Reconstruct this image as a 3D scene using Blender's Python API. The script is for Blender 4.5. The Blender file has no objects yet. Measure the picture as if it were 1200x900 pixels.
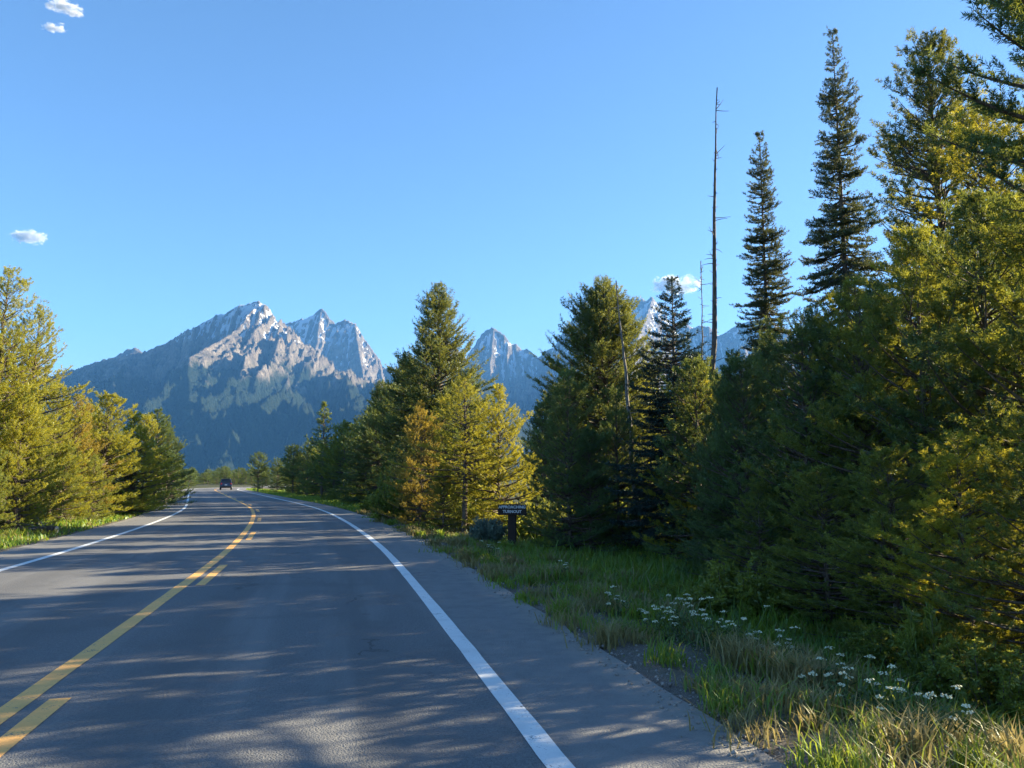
import bpy, math, random
import numpy as np
from mathutils import Vector, Matrix

R = math.radians
SC = bpy.context.scene
COL = SC.collection
rng = np.random.default_rng(11)
random.seed(5)

# ------------------------------------------------------------------ camera
FPX, CX, CY, EYE, HZ = 906.0, 600.0, 450.0, 1.65, 562.0
TH = math.atan((HZ - CY) / FPX)
cam_d = bpy.data.cameras.new('camera')
cam = bpy.data.objects.new('camera', cam_d)
COL.objects.link(cam)
cam.location = (0, 0, EYE)
cam.rotation_euler = (math.pi / 2 + TH, 0, 0)
cam_d.sensor_width = 36.0
cam_d.lens = FPX / 1200 * 36
cam_d.clip_start = 0.1
cam_d.clip_end = 90000
SC.camera = cam


def ray(u, v):
    x, y = u - CX, CY - v
    dy = FPX * math.cos(TH) - y * math.sin(TH)
    dz = FPX * math.sin(TH) + y * math.cos(TH)
    return x / dy, dz / dy


def at(u, v, Y):
    """world point seen towards (u, v) at forward distance Y"""
    a, b = ray(u, v)
    return (a * Y, Y, EYE + b * Y)


# ------------------------------------------------------------------ light
SUN_AZ, SUN_EL = 67.0, 20.0
S = Vector((math.sin(R(SUN_AZ)) * math.cos(R(SUN_EL)), math.cos(R(SUN_AZ)) * math.cos(R(SUN_EL)), math.sin(R(SUN_EL))))
W = bpy.data.worlds.new('World')
SC.world = W
W.use_nodes = True
wn = W.node_tree.nodes
wl = W.node_tree.links
bg = wn['Background']
sky = wn.new('ShaderNodeTexSky')
sky.sky_type = 'NISHITA'
sky.sun_disc = False
sky.sun_elevation = R(SUN_EL)
sky.sun_rotation = R(SUN_AZ)
sky.altitude = 2000
sky.air_density = 1.0
sky.dust_density = 0.2
sky.ozone_density = 3.0
hs = wn.new('ShaderNodeHueSaturation')
hs.inputs['Saturation'].default_value = 1.05
wl.new(sky.outputs['Color'], hs.inputs['Color'])
wl.new(hs.outputs['Color'], bg.inputs['Color'])
bg.inputs['Strength'].default_value = 0.055
sd = bpy.data.lights.new('sun', 'SUN')
sd.energy = 5.0
sd.angle = R(0.5)
sd.color = (1.0, 0.865, 0.60)
so = bpy.data.objects.new('sun', sd)
COL.objects.link(so)
so.rotation_euler = S.to_track_quat('Z', 'Y').to_euler()
so.location = (30, 20, 60)
vs = SC.view_settings
vs.view_transform = 'Standard'
vs.look = 'None'
vs.gamma = 1
vs.use_curve_mapping = False
vs.exposure = 2.4
SC.render.engine = 'CYCLES'
cy = SC.cycles
cy.max_bounces = 6
cy.diffuse_bounces = 3
cy.glossy_bounces = 2
cy.transmission_bounces = 3
cy.transparent_max_bounces = 48
cy.volume_bounces = 0
cy.volume_max_steps = 256
cy.use_denoising = True
cy.caustics_reflective = False
cy.caustics_refractive = False


# ------------------------------------------------------------------ object helpers
def props(o, label=None, cat=None, group=None, kind=None):
    if label: o['label'] = label
    if cat: o['category'] = cat
    if group: o['group'] = group
    if kind: o['kind'] = kind
    return o


def empty(name, loc, rz=0.0, sc=(1, 1, 1)):
    o = bpy.data.objects.new(name, None)
    o.empty_display_size = 0.3
    COL.objects.link(o)
    o.location = loc
    o.rotation_euler = (0, 0, rz)
    o.scale = sc
    return o


def link(name, me, mat, parent=None):
    o = bpy.data.objects.new(name, me)
    COL.objects.link(o)
    if mat and not me.materials:
        me.materials.append(mat)
    if parent: o.parent = parent
    return o


def mesh_np(name, verts, faces, smooth=False, tone=None, extra=None):
    """verts (n,3); faces (m,k) int array, all of k corners"""
    verts = np.asarray(verts, np.float32)
    faces = np.asarray(faces, np.int32)
    me = bpy.data.meshes.new(name)
    n, (m, k) = len(verts), faces.shape
    me.vertices.add(n)
    me.vertices.foreach_set('co', verts.ravel())
    me.loops.add(m * k)
    me.loops.foreach_set('vertex_index', faces.ravel())
    me.polygons.add(m)
    me.polygons.foreach_set('loop_start', np.arange(0, m * k, k, dtype=np.int32))
    me.polygons.foreach_set('loop_total', np.full(m, k, np.int32))
    if smooth:
        me.polygons.foreach_set('use_smooth', np.ones(m, bool))
    if tone is not None:
        a = me.attributes.new('tone', 'FLOAT', 'POINT')
        a.data.foreach_set('value', np.asarray(tone, np.float32))
    for kx, vx in (extra or {}).items():
        a = me.attributes.new(kx, 'FLOAT', 'POINT')
        a.data.foreach_set('value', np.asarray(vx, np.float32))
    me.update(calc_edges=True)
    me.validate()
    return me


class MB:
    """collects shapes for one mesh"""
    def __init__(s): s.v, s.f = [], []

    def add(s, vs_, fs_):
        b = len(s.v)
        s.v += [tuple(p) for p in vs_]
        s.f += [tuple(b + i for i in f) for f in fs_]
        return s

    def box(s, c, d, rz=0.0, bev=0.0):
        x, y, z = d[0] / 2, d[1] / 2, d[2] / 2
        cr, sr = math.cos(rz), math.sin(rz)
        def tr(p): return (c[0] + p[0] * cr - p[1] * sr, c[1] + p[0] * sr + p[1] * cr, c[2] + p[2])
        if bev <= 0:
            P = [(a * x, b * y, e * z) for e in (-1, 1) for a, b in ((-1, -1), (1, -1), (1, 1), (-1, 1))]
            F = [(3, 2, 1, 0), (4, 5, 6, 7), (0, 1, 5, 4), (1, 2, 6, 5), (2, 3, 7, 6), (3, 0, 4, 7)]
        else:
            b_ = bev
            rings = []
            for zz, k in ((-z, b_), (-z + b_, 0), (z - b_, 0), (z, b_)):
                xx, yy = x - k, y - k
                rings.append([(-xx + b_, -yy, zz), (xx - b_, -yy, zz), (xx, -yy + b_, zz), (xx, yy - b_, zz),
                              (xx - b_, yy, zz), (-xx + b_, yy, zz), (-xx, yy - b_, zz), (-xx, -yy + b_, zz)])
            P = sum(rings, [])
            F = [tuple(range(7, -1, -1)), tuple(range(24, 32))]
            for r_ in range(3):
                for i in range(8):
                    j = (i + 1) % 8
                    F.append((r_ * 8 + i, r_ * 8 + j, r_ * 8 + 8 + j, r_ * 8 + 8 + i))
        return s.add([tr(p) for p in P], F)

    def tube(s, pts, rad, n=8, cap=True):
        pts = [Vector(p) for p in pts]
        if not hasattr(rad, '__len__'): rad = [rad] * len(pts)
        P, F = [], []
        for i, p in enumerate(pts):
            t = (pts[min(i + 1, len(pts) - 1)] - pts[max(i - 1, 0)]).normalized()
            a = t.cross(Vector((0, 0, 1)) if abs(t.z) < .9 else Vector((1, 0, 0))).normalized()
            b = t.cross(a)
            for k in range(n):
                w = 2 * math.pi * k / n
                P.append(p + (a * math.cos(w) + b * math.sin(w)) * rad[i])
        for i in range(len(pts) - 1):
            for k in range(n):
                k2 = (k + 1) % n
                F.append((i * n + k, i * n + k2, i * n + n + k2, i * n + n + k))
        if cap:
            F.append(tuple(range(n)))
            F.append(tuple((len(pts) - 1) * n + k for k in range(n - 1, -1, -1)))
        return s.add(P, F)

    def prism(s, prof, x0, x1, shrink=0.0):
        """profile of (y, z) extruded from x0 to x1"""
        n = len(prof)
        P = [(x0, y, z) for y, z in prof] + [(x1, y, z) for y, z in prof]
        F = [tuple(range(n)), tuple(range(2 * n - 1, n - 1, -1))]
        for i in range(n):
            j = (i + 1) % n
            F.append((i, n + i, n + j, j))
        return s.add(P, F)

    def me(s, name, smooth=False):
        m = bpy.data.meshes.new(name)
        m.from_pydata(s.v, [], s.f)
        if smooth:
            for p in m.polygons: p.use_smooth = True
        m.update()
        return m

    def build(s, name, mat, parent=None, smooth=False):
        return link(name, s.me(name, smooth), mat, parent)


# ------------------------------------------------------------------ numpy noise
_perm = rng.permutation(512)
_grad = rng.normal(size=(512, 2))
_grad /= np.linalg.norm(_grad, axis=1)[:, None]


def noise2(x, y):
    xi, yi = np.floor(x).astype(int), np.floor(y).astype(int)
    xf, yf = x - xi, y - yi
    u, v = xf ** 3 * (xf * (xf * 6 - 15) + 10), yf ** 3 * (yf * (yf * 6 - 15) + 10)
    def g(ix, iy, dx, dy):
        h = _perm[(_perm[ix & 511] + iy) & 511]
        return _grad[h, 0] * dx + _grad[h, 1] * dy
    a, b = g(xi, yi, xf, yf), g(xi + 1, yi, xf - 1, yf)
    c, d = g(xi, yi + 1, xf, yf - 1), g(xi + 1, yi + 1, xf - 1, yf - 1)
    return (a + u * (b - a)) * (1 - v) + (c + u * (d - c)) * v * 1.0


def fbm(x, y, o=4, g=.5):
    s, a = 0, 1
    for i in range(o):
        s = s + a * noise2(x * 2 ** i + 17 * i, y * 2 ** i - 9 * i)
        a *= g
    return s


def ridged(x, y, o=5, g=.5):
    s, a = 0, 1
    for i in range(o):
        s = s + a * (1 - 2.2 * np.abs(noise2(x * 2 ** i + 31 * i, y * 2 ** i + 7 * i)))
        a *= g
    return s


# ------------------------------------------------------------------ materials
def newmat(name):
    m = bpy.data.materials.new(name)
    m.use_nodes = True
    nt = m.node_tree
    return m, nt, nt.nodes['Principled BSDF']


class NT:
    """short node graph writer"""
    def __init__(s, nt): s.nt, s.n, s.l = nt, nt.nodes, nt.links

    def put(s, sock, val):
        if hasattr(val, 'is_linked'): s.l.new(val, sock)
        else: sock.default_value = val

    def coord(s, out='Object'): return s.n.new('ShaderNodeTexCoord').outputs[out]
    def pos(s): return s.n.new('ShaderNodeNewGeometry').outputs['Position']

    def attr(s, name):
        a = s.n.new('ShaderNodeAttribute'); a.attribute_name = name
        return a.outputs['Fac']

    def mapping(s, vec, scale=(1, 1, 1), rot=(0, 0, 0)):
        m = s.n.new('ShaderNodeMapping'); s.l.new(vec, m.inputs['Vector'])
        m.inputs['Scale'].default_value = scale; m.inputs['Rotation'].default_value = rot
        return m.outputs[0]

    def noise(s, vec, scale, detail=4, rough=.55, dist=0.0):
        t = s.n.new('ShaderNodeTexNoise'); s.l.new(vec, t.inputs['Vector'])
        t.inputs['Scale'].default_value = scale; t.inputs['Detail'].default_value = detail
        t.inputs['Roughness'].default_value = rough; t.inputs['Distortion'].default_value = dist
        return t.outputs['Fac']

    def voronoi(s, vec, scale, feat='F1', out='Distance'):
        t = s.n.new('ShaderNodeTexVoronoi'); t.feature = feat; s.l.new(vec, t.inputs['Vector'])
        t.inputs['Scale'].default_value = scale
        return t.outputs[out]

    def math(s, op, a, b=0.0, c=0.0, clamp=False):
        t = s.n.new('ShaderNodeMath'); t.operation = op; t.use_clamp = clamp
        for i, q in enumerate((a, b, c)): s.put(t.inputs[i], q)
        return t.outputs[0]

    def rng(s, val, a, b, c=0.0, d=1.0, smooth=True):
        t = s.n.new('ShaderNodeMapRange'); t.interpolation_type = 'SMOOTHSTEP' if smooth else 'LINEAR'
        s.put(t.inputs[0], val)
        for i, q in enumerate((a, b, c, d)): t.inputs[i + 1].default_value = q
        return t.outputs[0]

    def mix(s, f, a, b):
        t = s.n.new('ShaderNodeMix'); t.data_type = 'RGBA'
        s.put(t.inputs[0], f)
        for i, q in ((6, a), (7, b)):
            s.put(t.inputs[i], q if hasattr(q, 'is_linked') else (*q, 1))
        return t.outputs[2]

    def sep(s, vec):
        t = s.n.new('ShaderNodeSeparateXYZ'); s.l.new(vec, t.inputs[0]); return t.outputs

    def bump(s, h, strength=.4, dist=.02):
        t = s.n.new('ShaderNodeBump'); s.l.new(h, t.inputs['Height'])
        t.inputs['Strength'].default_value = strength; t.inputs['Distance'].default_value = dist
        return t.outputs[0]


def simple(name, col, rough=.7, metal=0.0, var=.15, scale=6.0, bump=0.0, coat=0.0):
    m, nt, p = newmat(name)
    g = NT(nt)
    n = g.noise(g.coord(), scale, 5)
    a = tuple(c * (1 - var) for c in col); b = tuple(min(1, c * (1 + var)) for c in col)
    g.l.new(g.mix(g.rng(n, .3, .7), a, b), p.inputs['Base Color'])
    p.inputs['Roughness'].default_value = rough
    p.inputs['Metallic'].default_value = metal
    p.inputs['Coat Weight'].default_value = coat
    if bump: g.l.new(g.bump(g.noise(g.coord(), scale * 6, 4), bump, .01), p.inputs['Normal'])
    return m


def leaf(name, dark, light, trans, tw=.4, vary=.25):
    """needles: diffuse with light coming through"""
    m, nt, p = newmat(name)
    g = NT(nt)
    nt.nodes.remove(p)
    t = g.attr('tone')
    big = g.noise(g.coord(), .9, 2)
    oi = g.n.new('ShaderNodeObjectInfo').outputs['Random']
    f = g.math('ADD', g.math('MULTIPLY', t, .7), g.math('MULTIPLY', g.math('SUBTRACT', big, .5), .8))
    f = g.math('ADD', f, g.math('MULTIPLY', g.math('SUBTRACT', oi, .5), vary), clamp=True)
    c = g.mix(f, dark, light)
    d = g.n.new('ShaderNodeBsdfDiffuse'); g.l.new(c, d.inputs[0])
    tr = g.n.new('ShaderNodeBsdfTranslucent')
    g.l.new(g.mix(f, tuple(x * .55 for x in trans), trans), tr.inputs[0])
    mx = g.n.new('ShaderNodeMixShader'); mx.inputs[0].default_value = tw
    g.l.new(d.outputs[0], mx.inputs[1]); g.l.new(tr.outputs[0], mx.inputs[2])
    gl = g.n.new('ShaderNodeBsdfGlossy'); gl.inputs['Roughness'].default_value = .45
    gl.inputs[0].default_value = (.8, .85, .8, 1)
    m2 = g.n.new('ShaderNodeMixShader'); m2.inputs[0].default_value = .035
    g.l.new(mx.outputs[0], m2.inputs[1]); g.l.new(gl.outputs[0], m2.inputs[2])
    g.l.new(m2.outputs[0], nt.nodes['Material Output'].inputs[0])
    return m


M = {}
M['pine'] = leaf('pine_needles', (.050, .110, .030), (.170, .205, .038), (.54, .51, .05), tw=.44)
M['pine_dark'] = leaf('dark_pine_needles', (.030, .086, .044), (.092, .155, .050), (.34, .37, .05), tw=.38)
M['pine_sunlit'] = leaf('sunlit_pine_needles', (.140, .185, .022), (.305, .305, .030), (.72, .61, .05), tw=.45)  # sunlight on the pines put into the needle colour as yellow
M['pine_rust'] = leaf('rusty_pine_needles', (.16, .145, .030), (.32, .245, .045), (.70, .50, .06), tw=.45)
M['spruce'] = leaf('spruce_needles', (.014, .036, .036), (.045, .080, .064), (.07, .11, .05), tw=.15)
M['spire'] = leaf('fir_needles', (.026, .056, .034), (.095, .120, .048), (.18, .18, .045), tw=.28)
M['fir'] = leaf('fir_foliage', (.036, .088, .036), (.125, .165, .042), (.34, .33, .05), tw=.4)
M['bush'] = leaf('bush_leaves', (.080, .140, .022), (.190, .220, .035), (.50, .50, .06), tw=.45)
M['sage'] = leaf('sage_leaves', (.10, .160, .125), (.200, .260, .210), (.14, .20, .14), tw=.2)
M['grass'] = leaf('grass_blades', (.060, .165, .020), (.185, .290, .040), (.48, .56, .06), tw=.45)
M['dry'] = leaf('dry_grass_blades', (.190, .175, .060), (.380, .320, .140), (.50, .40, .16), tw=.4)
M['flower'] = simple('white_petals', (.56, .56, .38), .8, var=.3)
M['stem'] = simple('green_stems', (.07, .11, .03), .8)


def bark(name, a, b):
    m, nt, p = newmat(name)
    g = NT(nt)
    c = g.mapping(g.coord(), (9, 9, 2.2))
    n = g.noise(c, 1.6, 6, .65, .6)
    v = g.voronoi(c, 2.0)
    f = g.rng(g.math('ADD', n, g.math('MULTIPLY', v, .4)), .4, .95)
    g.l.new(g.mix(f, a, b), p.inputs['Base Color'])
    p.inputs['Roughness'].default_value = .9
    g.l.new(g.bump(f, .6, .03), p.inputs['Normal'])
    return m


M['bark'] = bark('pine_bark', (.045, .033, .026), (.15, .115, .09))
M['bark_grey'] = bark('grey_bark', (.10, .088, .078), (.23, .205, .185))
M['dead_wood'] = bark('dead_wood', (.11, .085, .07), (.26, .21, .17))


# ------------------------------------------------------------------ road layout
ctl = np.array([(-.9, -8), (-1.3, -4.5), (-2.4, 0.4), (-3.61, 5.7), (-4.15, 8.15), (-5.15, 12.35), (-6.51, 18.06), (-9.28, 27.8),
                (-11.95, 36.34), (-14.9, 44.84), (-18.7, 54.41), (-26.9, 74.3), (-41.0, 108.6), (-48.5, 127), (-54.5, 145),
                (-57, 165), (-55, 185), (-48, 205), (-36, 222), (-20, 236), (0, 248), (25, 258)], float)
ctl[2] = (-2.35, 0.3); ctl[1] = (-1.35, -4.2); ctl[0] = (-.6, -7.6)


def smooth_path(p, step=.5):
    d = np.r_[0, np.cumsum(np.linalg.norm(np.diff(p, axis=0), axis=1))]
    s = np.arange(0, d[-1], step)
    q = np.c_[np.interp(s, d, p[:, 0]), np.interp(s, d, p[:, 1])]
    k = np.exp(-np.linspace(-2, 2, 25) ** 2); k /= k.sum()
    for _ in range(2):
        e = np.c_[np.convolve(np.pad(q[:, 0], 12, 'reflect', reflect_type='odd'), k, 'valid'),
                  np.convolve(np.pad(q[:, 1], 12, 'reflect', reflect_type='odd'), k, 'valid')]
        q = e
    return q


CL = smooth_path(ctl)
TG = np.gradient(CL, axis=0); TG /= np.linalg.norm(TG, axis=1)[:, None]
NR = np.c_[TG[:, 1], -TG[:, 0]]         # to the right
ARC = np.r_[0, np.cumsum(np.linalg.norm(np.diff(CL, axis=0), axis=1))]
OFF_LE, OFF_LW, OFF_RW, OFF_RE = -5.0, -3.6, 3.56, 4.84


def lateral(x, y):
    """signed offset from the centre line, right positive"""
    x, y = np.atleast_1d(x), np.atleast_1d(y)
    out = np.empty(len(x))
    C_, N_ = CL[::2], NR[::2]
    for i in range(0, len(x), 20000):
        dx = x[i:i + 20000, None] - C_[None, :, 0]
        dy = y[i:i + 20000, None] - C_[None, :, 1]
        d2 = dx * dx + dy * dy
        j = d2.argmin(1)
        r_ = np.arange(len(j))
        out[i:i + 20000] = np.sqrt(d2[r_, j]) * np.sign(dx[r_, j] * N_[j, 0] + dy[r_, j] * N_[j, 1])
    return out


def sstep(a, b, x):
    t = np.clip((x - a) / (b - a), 0, 1)
    return t * t * (3 - 2 * t)


def gz(x, y, lat=None):
    x, y = np.atleast_1d(np.asarray(x, float)), np.atleast_1d(np.asarray(y, float))
    if lat is None: lat = lateral(x, y)
    r_ = lat - OFF_RE
    l_ = OFF_LE - lat
    z = np.full(len(x), -.05)
    z = z - .45 * sstep(.4, 4.5, r_) - .06 * sstep(.2, 1.5, l_) + .12 * sstep(2.0, 6.0, l_)
    out = np.maximum(np.maximum(r_, l_), 0)
    z = z + (.05 * fbm(x * .6, y * .6, 3) + .025 * noise2(x * 2.3, y * 2.3)) * sstep(.1, 1.2, out)
    z = z + .035 * sstep(-.05, .15, out) * (1 - sstep(.25, 1.0, out))
    return z


def ribbon(a, b, z, i0=0, i1=None, nx=1, jit=0.0):
    ii = np.arange(i0, len(CL) if i1 is None else i1)
    offs = np.linspace(a, b, nx + 1)
    V, U = [], []
    for k in offs:
        j = jit * noise2(ARC[ii] * 1.7, np.full(len(ii), k * 3.1)) if jit and k in (offs[0], offs[-1]) else 0
        o = (k + j)[:, None] if jit and k in (offs[0], offs[-1]) else k
        q = CL[ii] + NR[ii] * o
        V.append(np.c_[q, np.full(len(ii), z)])
        U.append(np.full(len(ii), k))
    n = len(ii)
    V = np.concatenate(V); U = np.concatenate(U); A = np.tile(ARC[ii], nx + 1)
    F = [np.c_[c * n + np.arange(n - 1), (c + 1) * n + np.arange(n - 1), (c + 1) * n + np.arange(1, n), c * n + np.arange(1, n)] for c in range(nx)]
    return V, np.concatenate(F), U, A


# asphalt
m, nt, p = newmat('asphalt'); g = NT(nt)
P_ = g.pos()
lat, arc = g.attr('lat'), g.attr('arc')
fine = g.math('ADD', g.math('MULTIPLY', g.noise(P_, 120, 2, .7), .5), g.math('MULTIPLY', g.noise(P_, 34, 4, .8), .5))
stones = g.voronoi(P_, 75)
mid = g.noise(P_, 4.0, 5, .6)
cmb = g.n.new('ShaderNodeCombineXYZ'); g.l.new(lat, cmb.inputs[0]); g.l.new(g.math('MULTIPLY', arc, .06), cmb.inputs[1])
streak = g.noise(cmb.outputs[0], 1.5, 4, .6)
big = g.noise(P_, .35, 3)
al = g.math('ABSOLUTE', g.math('SUBTRACT', g.math('ABSOLUTE', g.math('SUBTRACT', g.math('ABSOLUTE', lat), 1.78)), .82))
wheel = g.rng(al, .05, .55, 1, 0)
c = g.mix(g.rng(fine, .36, .64), (.082, .083, .087), (.190, .188, .188))
c = g.mix(g.math('MULTIPLY', g.rng(stones, .0, .30, 1, 0), .5), c, (.30, .285, .265))
c = g.mix(g.math('MULTIPLY', wheel, .55), c, (.108, .106, .106))
c = g.mix(g.math('MULTIPLY', g.rng(streak, .45, .68), .6), c, (.20, .195, .19))
c = g.mix(g.math('MULTIPLY', g.rng(g.noise(P_, .9, 4, .65), .5, .66), .45), c, (.100, .099, .10))
sh = g.rng(g.math('ABSOLUTE', lat), 3.55, 3.75)
c = g.mix(g.math('MULTIPLY', sh, g.rng(mid, .25, .7, .3, .85)), c, (.21, .205, .20))
# sealed cracks and fine cracks
dst = g.mapping(P_, (.33, .2, 1)); 
wob = g.n.new('ShaderNodeVectorMath'); wob.operation = 'ADD'
nz = g.n.new('ShaderNodeTexNoise'); g.l.new(P_, nz.inputs['Vector']); nz.inputs['Scale'].default_value = 2.2; nz.inputs['Detail'].default_value = 5
sc_ = g.n.new('ShaderNodeVectorMath'); sc_.operation = 'SCALE'; g.l.new(nz.outputs['Color'], sc_.inputs[0]); sc_.inputs['Scale'].default_value = .5
g.l.new(dst, wob.inputs[0]); g.l.new(sc_.outputs[0], wob.inputs[1])
cr = g.voronoi(wob.outputs[0], .55, 'DISTANCE_TO_EDGE')
ck = g.math('MULTIPLY', g.rng(cr, .0, .008, 1, 0), g.rng(g.noise(P_, .5, 2), .50, .60))
c = g.mix(g.math('MULTIPLY', ck, .4), c, (.018, .018, .02))
edge = g.rng(g.math('ADD', g.math('ABSOLUTE', g.math('ADD', lat, .14)), g.math('MULTIPLY', mid, .5)), 4.75, 5.1)
c = g.mix(g.math('MULTIPLY', edge, .55), c, (.27, .245, .21))
g.l.new(c, p.inputs['Base Color'])
p.inputs['Roughness'].default_value = .82
p.inputs['Specular IOR Level'].default_value = .35
hb = g.math('SUBTRACT', g.math('ADD', g.math('MULTIPLY', fine, .6), g.math('MULTIPLY', stones, -.8)), g.math('MULTIPLY', ck, 2.0))
g.l.new(g.bump(hb, .7, .008), p.inputs['Normal'])
M['asphalt'] = m
V, F, U, A = ribbon(OFF_LE, OFF_RE, 0.0, nx=12, jit=.09)
side = ribbon(OFF_RE, OFF_RE, 0)[0]
road = link('road', mesh_np('road', V, F, True, extra={'lat': U, 'arc': A}), M['asphalt'])
props(road, kind='structure')


def paint(name, col, worn, wear):
    m, nt, p = newmat(name); g = NT(nt)
    P_ = g.pos()
    n1 = g.noise(P_, 3.0, 6, .7)
    n2 = g.noise(P_, 60, 3, .7)
    ar = g.attr('arc')
    cm = g.n.new('ShaderNodeCombineXYZ'); g.l.new(g.math('MULTIPLY', ar, 3.0), cm.inputs[1]); g.l.new(g.math('MULTIPLY', g.attr('lat'), 1.6), cm.inputs[0])
    cr = g.noise(cm.outputs[0], 2.4, 5, .75)
    f = g.math('ADD', g.math('MULTIPLY', n1, .5), g.math('MULTIPLY', n2, .5))
    f = g.math('MAXIMUM', g.rng(f, wear, wear + .09), g.rng(cr, .63, .66))
    c = g.mix(g.rng(n1, .3, .7), tuple(x * .82 for x in col), col)
    g.l.new(g.mix(f, c, worn), p.inputs['Base Color'])
    p.inputs['Roughness'].default_value = .7
    g.l.new(g.bump(n2, .3, .003), p.inputs['Normal'])
    return m


M['white_paint'] = paint('white_road_paint', (.74, .75, .74), (.10, .10, .105), .565)
M['yellow_paint'] = paint('yellow_road_paint', (.86, .45, .12), (.14, .12, .095), .54)
for nm, a, b, mt in (('edge_line', OFF_LW - .075, OFF_LW + .075, 'white_paint'), ('edge_line', OFF_RW - .08, OFF_RW + .08, 'white_paint'),
                     ('centre_line', -.085, .085, 'yellow_paint')):
    V, F, U, A = ribbon(a, b, .004, nx=2, jit=.012)
    o = link(nm, mesh_np(nm, V, F, extra={'lat': U, 'arc': A}), M[mt], road)
    o['kind'] = 'structure'
ar0 = float(ARC[np.abs(CL[:, 1] - 3.3).argmin()])
for k in range(12):
    a0 = ar0 + 9.75 * k
    i0 = int(a0 / .5); i1 = int((a0 + 3.05) / .5) + 1
    V, F, U, A = ribbon(.19, .34, .004, i0, i1, nx=2, jit=.012)
    o = link('lane_dash', mesh_np('lane_dash', V, F, extra={'lat': U, 'arc': A}), M['yellow_paint'], road)
    o['kind'] = 'structure'

# ------------------------------------------------------------------ ground: one sheet out to the horizon
radii = [0.0]
r_ = 1.0
while r_ < 11000:
    radii.append(r_)
    r_ += max(.14, r_ * .028) if r_ < 120 else r_ * .06
NA = 560
ang = np.linspace(0, 2 * np.pi, NA, endpoint=False)
# more sectors where the camera looks
ang = ang + .62 * np.sin(ang)
rr = np.array(radii[1:])
GX = (rr[:, None] * np.sin(ang)[None, :]).ravel()
GY = (rr[:, None] * np.cos(ang)[None, :]).ravel()
GX, GY = np.r_[GX, 0], np.r_[GY, 0]
GL = lateral(GX, GY)
GZ = gz(GX, GY, GL)
far_ = np.hypot(GX, GY)
GZ = np.where(far_ > 400, GZ - 2.0 * sstep(400, 1500, far_), GZ)
nr = len(rr)
idx = np.arange(nr * NA).reshape(nr, NA)
q = np.stack([idx[:-1], idx[1:], np.roll(idx, -1, 1)[1:], np.roll(idx, -1, 1)[:-1]], -1).reshape(-1, 4)
gm_v = np.c_[GX, GY, GZ]
cap = np.c_[np.full(NA, nr * NA), idx[0], np.roll(idx[0], -1), np.roll(idx[0], -1)]
me = bpy.data.meshes.new('ground')
me.from_pydata(gm_v.tolist(), [], [tuple(f[::-1]) for f in q.tolist()] + [tuple(f[:3][::-1]) for f in cap.tolist()])
for p_ in me.polygons: p_.use_smooth = True
a = me.attributes.new('lat', 'FLOAT', 'POINT'); a.data.foreach_set('value', GL.astype(np.float32))
m, nt, p = newmat('ground_soil'); g = NT(nt)
P_ = g.pos(); lat = g.attr('lat')
n1, n2, n3 = g.noise(P_, .8, 5, .6), g.noise(P_, 14, 5, .7), g.noise(P_, 90, 3, .7)
grav = g.mix(g.rng(n3, .3, .72), (.085, .072, .060), (.27, .235, .20))
grav = g.mix(g.rng(g.voronoi(P_, 38), .0, .4, .6, 0), grav, (.30, .27, .24))
turf = g.mix(g.rng(n2, .3, .7), (.030, .050, .014), (.085, .090, .032))
turf = g.mix(g.math('MULTIPLY', g.rng(n1, .45, .65), .6), turf, (.105, .090, .045))
litter = g.mix(g.rng(n2, .3, .7), (.030, .040, .016), (.075, .075, .036))
rd = g.math('ADD', g.math('SUBTRACT', lat, OFF_RE), g.math('MULTIPLY', g.math('SUBTRACT', n1, .5), 2.4))
c = g.mix(g.rng(rd, .15, 1.5), grav, turf)
c = g.mix(g.rng(rd, 3.2, 5.5), c, litter)
ld = g.math('ADD', g.math('SUBTRACT', OFF_LE, lat), g.math('MULTIPLY', g.math('SUBTRACT', n1, .5), .8))
cl_ = g.mix(g.rng(ld, .0, .45), grav, turf)
cl_ = g.mix(g.rng(ld, 3.0, 5.0), cl_, litter)
c = g.mix(g.math('GREATER_THAN', lat, 0.0), cl_, c)
dist = g.n.new('ShaderNodeVectorMath'); dist.operation = 'LENGTH'; g.l.new(P_, dist.inputs[0])
c = g.mix(g.rng(dist.outputs['Value'], 250, 500), c, (.020, .034, .018))
g.l.new(c, p.inputs['Base Color']); p.inputs['Roughness'].default_value = .95
p.inputs['Specular IOR Level'].default_value = .2
g.l.new(g.bump(g.math('ADD', n3, n2), .7, .03), p.inputs['Normal'])
props(link('ground', me, m), kind='structure')


# ------------------------------------------------------------------ mountains
def densify(pts, step=14.0):
    P3 = np.array([at(*q) for q in pts])
    d = np.r_[0, np.cumsum(np.linalg.norm(np.diff(P3[:, :2], axis=0), axis=1))]
    s = np.arange(0, d[-1], step)
    return np.c_[np.interp(s, d, P3[:, 0]), np.interp(s, d, P3[:, 1]), np.interp(s, d, P3[:, 2])]


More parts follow.
